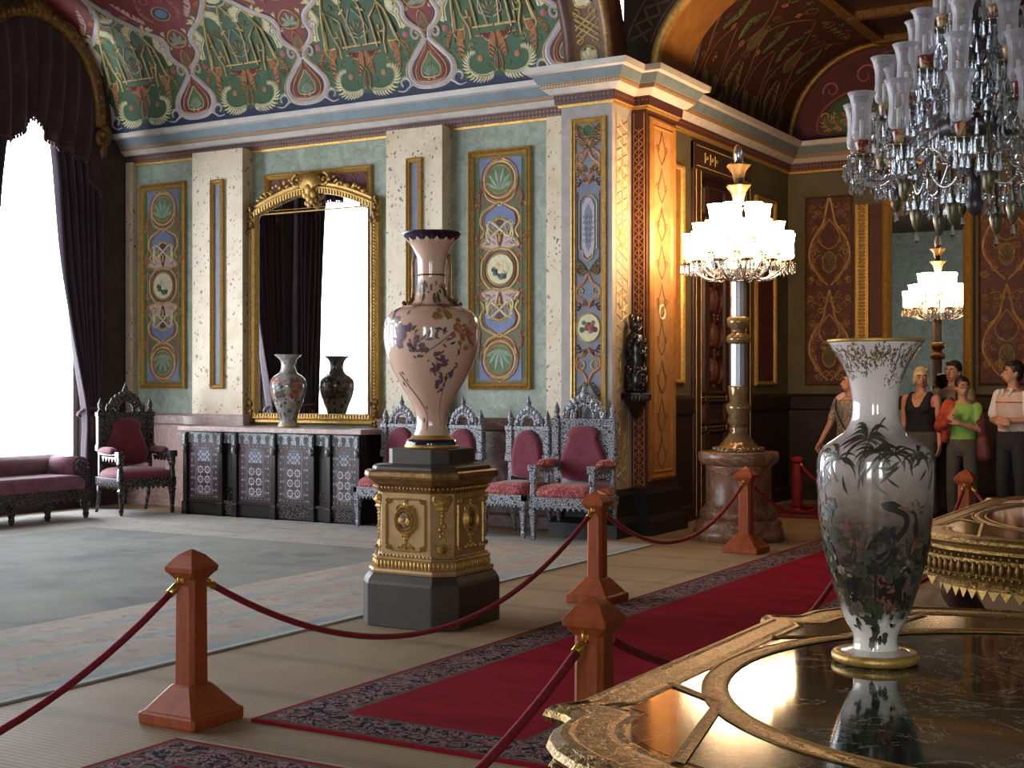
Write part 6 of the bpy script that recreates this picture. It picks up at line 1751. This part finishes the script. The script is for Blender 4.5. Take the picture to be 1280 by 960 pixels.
def m_prints():
    t = NT('cloth_print'); t.bsdf(t.ramp(t.noise(26, 4, .7, 1.0), [(.38, (84, 84, 86)), (.5, (132, 126, 124)), (.6, (172, 158, 150))]), .9); M['cloth_print'] = t.mat
    t = NT('cloth_stripe')
    sp = t.new('ShaderNodeSeparateXYZ'); t.link(t.tc.outputs['Object'], sp.inputs[0])
    t.bsdf(t.ramp(sp.outputs['Z'], [(0.0, (206, 186, 166)), (.5, (206, 186, 166))]), .85); M['cloth_stripe'] = t.mat
m_prints()
def limb(m, pts, rr, seg=12):
    P = [Vector(p) for p in pts]; n = 5; Q = []; q = []
    for i in range(len(P) - 1):
        for k in range(n): Q.append(P[i].lerp(P[i + 1], k / n)); q.append(rr[i] + (rr[i + 1] - rr[i]) * k / n)
    Q.append(P[-1]); q.append(rr[-1])
    m.tube([tuple(p) for p in Q], q, seg)
    for p, r in ((P[0], rr[0]), (P[-1], rr[-1])): m.ball(tuple(p), r, seg, 0, (1, 1, 1), 8)
    for p, r in zip(P[1:-1], rr[1:-1]): m.ball(tuple(p), r, seg, 0, (1, 1, 1), 8)
def hand(m, w, d, n, curl=.6, s=1.0, thumb=1):
    """palm and five separate fingers; d along the fingers, n out of the back of the hand"""
    d = Vector(d).normalized(); n = Vector(n); n = (n - d * n.dot(d)).normalized(); sd = d.cross(n)
    w = Vector(w)
    rings = []
    for t_, wd, th in ((-.01, .026, .02), (.02, .033, .017), (.055, .041, .016), (.085, .041, .013)):
        c = w + d * t_ * s; rings.append([tuple(c + sd * wd * math.cos(a) * s + n * th * math.sin(a) * s) for a in [2 * PI * i / 12 for i in range(12)]])
    m.loft(rings, 0, True)
    for i, (o_, L) in enumerate(((-.031, .058), (-.0105, .075), (.0105, .08), (.031, .071))):
        p = w + d * .08 * s + sd * o_ * s * thumb; dd = d + sd * (o_ * thumb * 3.2); P = [p - d * .02]
        for k in range(3):
            dd = (dd.normalized() - n * curl * (.5 + .25 * k)).normalized(); p = p + dd * L * s * (.42, .32, .26)[k]; P.append(p)
        limb(m, P, [.0105 * s, .0102 * s, .0092 * s, .008 * s], 8)
    p = w + d * .018 * s + sd * .03 * thumb * s; dd = (d * .75 + sd * .75 * thumb - n * .2).normalized()
    limb(m, [p, p + dd * .042 * s, p + dd * .042 * s + (d * .9 + sd * .25 * thumb - n * .4).normalized() * .034 * s], [.014 * s, .0115 * s, .009 * s], 8)
def fuse(o, vox, it=3):
    md = o.modifiers.new('fuse', 'REMESH'); md.mode = 'VOXEL'; md.voxel_size = vox; md.use_smooth_shade = True
    md = o.modifiers.new('smooth', 'SMOOTH'); md.iterations = it; md.factor = .5
    return o
TORSO = [(.80, .10, .08, 0), (.86, .16, .105, 0), (.93, .172, .115, .005), (1.02, .152, .105, .0), (1.1, .142, .1, 0), (1.2, .155, .108, -.005), (1.3, .172, .115, -.005), (1.38, .172, .105, 0), (1.43, .135, .085, .005), (1.465, .075, .062, .01)]
def torso(m, z0, z1, gr, wid=1.0, bust=0):
    rings = []
    for z, rx, ry, yo in TORSO:
        if z0 <= z <= z1:
            rings.append([((rx * wid + gr) * math.cos(a) , yo + (ry + gr) * math.sin(a), z) for a in [2 * PI * i / 24 for i in range(24)]])
    m.loft(rings, 0, True)
    if bust:
        for sx in (-1, 1): m.ball((sx * .07, -.075 - gr, 1.27), .06 + gr * .5, 12, 0, (1, .9, 1), 8)
def person(label, loc, rz, H, yaw, armR, armL, skin, top, top_m, leg_m, hair, hair_m, wid=1.0, bust=0, sleeve=.55, stance=.0, extra=None, pitch=0):
    t = thing('person', label, 'person', loc, rz)
    t.scale = (H / 1.75,) * 3
    hm = Matrix.Translation((0, .01, 1.5)) @ Matrix.Rotation(yaw, 4, 'Z') @ Matrix.Rotation(pitch, 4, 'X') @ Matrix.Translation((0, -.01, -1.5))
    m = MB(); torso(m, .8, 1.47, 0, wid, bust)
    limb(m, [(0, .012, 1.42), (0, .004, 1.54)], [.062, .052])
    legs = []
    for sx in (-1, 1):
        L = [(sx * .09, 0, .9), (sx * (.1 + stance), -.012, .49), (sx * (.105 + stance), .012, .09)]; legs.append(L)
        limb(m, L, [.088, .056, .036]); limb(m, [(sx * (.085 + stance), .0, .3), (sx * (.1 + stance), .02, .34)], [.05, .052])
        limb(m, [(sx * (.105 + stance), .02, .05), (sx * (.12 + stance), -.13, .035)], [.042, .034])
    for sx, arm in ((-1, armR), (1, armL)):
        el, wr, hd, hn = arm; sh = (sx * .175 * wid, .01, 1.395)
        limb(m, [sh, el, wr], [.052, .04, .028]); hand(m, wr, hd, hn, .55, 1.0, 1 if sx < 0 else -1)
    m.X = hm
    m.ball((0, .012, 1.645), .1, 18, 0, (.78, .98, 1.08), 12); m.ball((0, -.03, 1.585), .066, 14, 0, (.84, .86, .98), 10); m.ball((0, -.058, 1.55), .026, 10, 0, (1.1, .8, .8), 6)
    m.tube([(0, -.082, 1.655), (0, -.1, 1.63), (0, -.112, 1.61), (0, -.09, 1.6)], [.009, .012, .016, .014], 8); m.ball((0, -.09, 1.575), .022, 8, 0, (1.1, .5, .6), 6)
    for sx in (-1, 1): m.ball((sx * .079, .018, 1.625), .028, 8, 0, (.4, .8, 1.15), 6)
    m.X = None
    body = fuse(m.build('body', [skin], t), .0075, 3)
    m = MB(); m.X = hm
    for sx in (-1, 1): m.ball((sx * .032, -.0815, 1.645), .0125, 8, 0, (1.1, .6, .75), 6)
    m.build('eyes', ['eye_white'], body); m = MB(); m.X = hm
    for sx in (-1, 1):
        m.ball((sx * .032, -.0885, 1.645), .0065, 8, 0, (1, .5, 1), 6); m.tube([(sx * .014, -.091, 1.668), (sx * .034, -.09, 1.674), (sx * .052, -.076, 1.667)], .005, 6)
    m.build('brows', ['eye_dark'], body)
    m = MB(); m.X = hm; m.ball((0, -.098, 1.578), .018, 10, 0, (1.3, .4, .38), 6); m.build('lips', ['lip'], body)
    m = MB(); m.X = hm; hair(m); fuse(m.build('hair', [hair_m], t), .008, 2)
    m = MB(); torso(m, .86, 1.44 if sleeve > 0 else 1.31, .013, wid, bust)
    for sx, arm in ((-1, armR), (1, armL)):
        sh = Vector((sx * .175 * wid, .01, 1.395)); el = Vector(arm[0]); wr = Vector(arm[1])
        if sleeve == 0:
            limb(m, [(sx * .085, -.075, 1.28), (sx * .1, -.045, 1.38), (sx * .105, .005, 1.44), (sx * .09, .06, 1.38), (sx * .08, .07, 1.28)], [.075, .055, .042, .055, .07]); continue
        if sleeve <= 1: limb(m, [sh, sh.lerp(el, sleeve)], [.064, .058])
        else: limb(m, [sh, el, el.lerp(wr, sleeve - 1)], [.064, .052, .042])
    if sleeve: m.lathe([(.075, 1.43), (.068, 1.475)], (0, .01, 0), 16)
    fuse(m.build('shirt', [top_m], t), .008, 4)
    m = MB(); torso(m, .8, 1.02, .014, wid)
    for L in legs: limb(m, [L[0], L[1], (L[2][0], L[2][1], .07)], [.1, .073, .062])
    fuse(m.build('trousers', [leg_m], t), .01, 3)
    for sx in (-1, 1):
        m = MB(); limb(m, [(sx * (.105 + stance), .035, .045), (sx * (.11 + stance), -.06, .045), (sx * (.122 + stance), -.15, .035)], [.045, .047, .04]); m.box(sx * (.11 + stance) - .04, sx * (.11 + stance) + .04, -.18, .07, 0, .02)
        m.build('shoe', ['shoe'], t)
    if extra: extra(t)
    return t
def hair_short(m):
    m.ball((0, .03, 1.68), .103, 16, 0, (.84, .96, .95), 10); m.ball((0, .045, 1.62), .085, 14, 0, (.92, .8, 1), 8)
    for k in range(9): m.ball((-.06 + .015 * k, -.06 + .012 * abs(k - 4), 1.735), .026, 8, 0, (1, 1, .8), 6)
    for sx in (-1, 1): m.ball((sx * .073, .005, 1.66), .03, 8, 0, (.5, 1, 1.2), 6)
def hair_bob(m):
    m.ball((0, .025, 1.68), .108, 18, 0, (.86, .98, .98), 10); m.ball((0, .05, 1.6), .092, 14, 0, (1, .8, 1.1), 8)
    for sx in (-1, 1): m.ball((sx * .077, .0, 1.62), .04, 10, 0, (.55, 1.1, 1.7), 8)
    for k in range(7): m.ball((-.055 + .018 * k, -.062 + .006 * abs(k - 3), 1.738), .027, 8, 0, (1, .8, .8), 6)
def hair_tied(m):
    m.ball((0, .03, 1.68), .105, 18, 0, (.83, .97, .96), 10); m.ball((0, .05, 1.62), .08, 14, 0, (.95, .8, 1), 8); m.ball((0, .13, 1.6), .05, 10, 0, (.9, .8, 1.2), 8)
    m.tube([(0, .14, 1.6), (0, .15, 1.5), (0, .13, 1.4), (0, .12, 1.32)], [.045, .042, .034, .012], 10)
    for sx in (-1, 1): m.ball((sx * .07, .0, 1.665), .032, 8, 0, (.5, 1, 1.3), 6)
down = lambda sx, o_=.0, y=0: ((sx * (.225 + o_), .02 + y, 1.12), (sx * (.245 + o_ * 1.6), -.03 + y, .87), (0, -.1, -1), (sx, 0, 0))
# face direction: rz turns the whole figure; 0 looks back down the room at the photographer
CAMZ = R(-14)
def blonde_x(t):
    m = MB(); m.tube([(-.06, -.1, 1.45), (0, -.12, 1.40), (.06, -.1, 1.45)], .005, 6); m.build('necklace', ['brass'], t)
person('woman with short blonde hair in a black sleeveless top and grey trousers', (-3.87, 15.85, .017), R(-12), 1.71, R(30), down(-1), down(1), 'skin', None, 'cloth_black', 'cloth_grey', hair_bob, 'hair_blonde', 1.08, .9, 0, .02, blonde_x)
def man_x(t):
    q = Orn(lambda u, v, h: (u, -.132 - h, v)); q.T = MIRU()
    q.feather([(0, 1.2), (.04, 1.27), (.02, 1.34)], .05, 5, 'black', None, -1); q.disc((.03, 1.22), .03, 'black', .002); q.done('shirt_print', t)
person('dark haired man in a beige printed t-shirt standing behind the woman in green', (-3.62, 16.35, .017), R(-12), 1.79, R(-8), down(-1), down(1), 'skin', None, 'cloth_tan', 'cloth_dark', hair_short, 'hair_dark', 1.1, 0, .6, .02, man_x)
def asian_x(t):
    m = MB()    # open orange shawl over the right shoulder and arm
    limb(m, [(-.16, .0, 1.41), (-.25, -.03, 1.16), (-.13, -.22, 1.2)], [.085, .088, .062]); limb(m, [(-.2, .03, 1.3), (-.22, .02, 1.0)], [.09, .05]); limb(m, [(-.09, -.08, 1.42), (-.14, -.12, 1.2), (-.18, -.1, 1.0)], [.04, .06, .04])
    limb(m, [(-.12, .08, 1.42), (.12, .08, 1.42)], [.06, .06])
    fuse(m.build('shawl', ['cloth_orange'], t), .009, 3)
    m = MB(); limb(m, [(.15, .03, 1.42), (.23, .0, 1.2), (.25, .02, 1.0)], [.065, .07, .06]); fuse(m.build('cardigan', ['cloth_maroon'], t), .01, 3)
    m = MB(); limb(m, [(.26, .0, .98), (.27, .02, .82)], [.085, .1]); limb(m, [(.2, .04, 1.44), (.27, .06, 1.2), (.27, .03, 1.0)], [.014, .014, .014]); fuse(m.build('shoulder_bag', ['bag_brown'], t), .012, 2)
    hm = Matrix.Translation((0, .01, 1.5)) @ Matrix.Rotation(R(38), 4, 'Z') @ Matrix.Translation((0, -.01, -1.5))
    m = MB(); m.X = hm
    for sx in (-1, 1): m.tube([(sx * .034 + .026 * math.cos(a), -.1, 1.643 + .019 * math.sin(a)) for a in [2 * PI * i / 14 for i in range(15)]], .0025, 5); m.tube([(sx * .06, -.098, 1.647), (sx * .085, .01, 1.64)], .0025, 5)
    m.build('glasses', ['eye_dark'], t)
armsA = (((-.235, -.02, 1.14), (-.075, -.2, 1.25), (.35, -.35, .85), (-.7, -.5, 0)), ((.22, -.03, 1.12), (.03, -.22, 1.2), (-.6, -.3, .75), (.6, -.6, 0)))
person('dark haired woman in a lime green top and orange shawl with raised hands', (-3.36, 15.62, .017), R(-8), 1.60, R(38), armsA[0], armsA[1], 'skin_tan', None, 'cloth_lime', 'cloth_grey', hair_tied, 'hair_dark', 1.0, .8, .5, .02, asian_x)
def rman_x(t):
    q = MB()
    for z in (1.315,):
        for r_, sx in ((.19, 0),):
            rings = []
            for zz_ in (z, z + .012):
                rings.append([((.172 * 1.08 + .017) * math.cos(a), -.005 + .131 * math.sin(a), zz_) for a in [2 * PI * i / 32 for i in range(32)]])
            q.loft(rings, 0, True)
    q.build('shirt_stripe', ['cloth_orange'], t)
    m = MB(); limb(m, [(-.06, -.085, 1.45), (-.04, -.11, 1.40)], [.02, .016]); limb(m, [(.06, -.085, 1.45), (.04, -.11, 1.40)], [.02, .016]); m.build('collar', ['cloth_white'], t)
    for sx, e in ((-1, (-.245, -.02, 1.15)), (1, (.245, -.02, 1.15))):
        m = MB(); sh = Vector((sx * .189, .01, 1.395)); limb(m, [sh, sh.lerp(Vector(e), .8)], [.068, .07]); fuse(m.build('sleeve', ['cloth_white'], t), .009, 2)
armsM = (((-.25, -.02, 1.13), (-.03, -.2, 1.1), (1, -.1, .12), (0, -1, .2)), ((.25, -.02, 1.13), (.04, -.17, 1.13), (-1, -.1, .05), (0, -1, .2)))
person('dark haired man in a cream polo shirt with folded arms at right edge', (-2.8, 15.5, .017), R(-30), 1.77, R(-34), armsM[0], armsM[1], 'skin_tan', None, 'cloth_cream', 'cloth_dark', hair_short, 'hair_dark', 1.08, 0, .5, .02, rman_x)
def left_x(t):
    m = MB(); limb(m, [(-.13, -.02, 1.43), (-.1, .0, 1.47)], [.066, .05]); limb(m, [(-.1, .06, 1.4), (.1, .06, 1.42)], [.07, .06]); fuse(m.build('shoulder_wrap', ['cloth_pink'], t), .01, 2)
    m = MB(); m.tube(crom([(-.16, .06, 1.46), (-.15, -.05, 1.46), (-.08, -.15, 1.3), (.1, -.14, 1.0)], 5), .008, 6); m.build('bag_strap', ['cloth_black'], t)
person('visitor in a grey patterned short sleeved shirt half hidden behind the tall foreground vase', (-4.5, 15.2, .017), R(-25), 1.66, R(-30), ((-.25, -.06, 1.15), (-.33, -.14, .93), (-.35, -.3, -1), (-1, 0, 0)), down(1), 'skin', None, 'cloth_print', 'cloth_tan', hair_short, 'hair_brown', 1.12, 0, .75, .02, left_x)
# ---------------------------------------------------------------- light and camera
w = bpy.data.worlds.new('world'); SC.world = w; w.use_nodes = True
bg = w.node_tree.nodes['Background']; bg.inputs['Color'].default_value = (.94, .97, 1.0, 1); bg.inputs['Strength'].default_value = 13.0
def portal(loc, rot, sx, sy, name):
    l = bpy.data.lights.new(name, 'AREA'); l.shape = 'RECTANGLE'; l.size = sx; l.size_y = sy; l.cycles.is_portal = True
    o = bpy.data.objects.new(name, l); COL.objects.link(o); o.location = loc; o.rotation_euler = rot
for yc in WINY: portal((XL - .16, yc, (WZ0 + WZ1) / 2), (0, R(-90), 0), WZ1 - WZ0, WH * 2, 'window_portal')
for i in range(0, 4, 2): portal(((xs_[i + 1] + xs_[i + 2]) / 2, YS - .35, 2.35), (R(90), 0, 0), xs_[i + 2] - xs_[i + 1], 3.7, 'window_portal')  # portals for the added openings behind the camera
cd = bpy.data.cameras.new('camera'); cd.sensor_width = 36; cd.lens = 36 * 1702 / 1280; cd.clip_start = .05; cd.clip_end = 200
co = bpy.data.objects.new('camera', cd); COL.objects.link(co); co.location = (0, 0, 1.55); co.rotation_euler = (R(90), 0, math.atan2(1000, 1702))
SC.camera = co
vs = SC.view_settings; SC.display_settings.display_device = 'sRGB'
vs.view_transform = 'Standard'; vs.look = 'None'; vs.gamma = 1; vs.use_curve_mapping = False; vs.exposure = 0.4
cy = SC.cycles
cy.use_denoising = True
try: cy.denoiser = 'OPENIMAGEDENOISE'
except Exception: pass
cy.max_bounces = 8; cy.diffuse_bounces = 4; cy.glossy_bounces = 4; cy.transmission_bounces = 4; cy.transparent_max_bounces = 24
cy.sample_clamp_indirect = 4.0; cy.caustics_reflective = False; cy.caustics_refractive = False
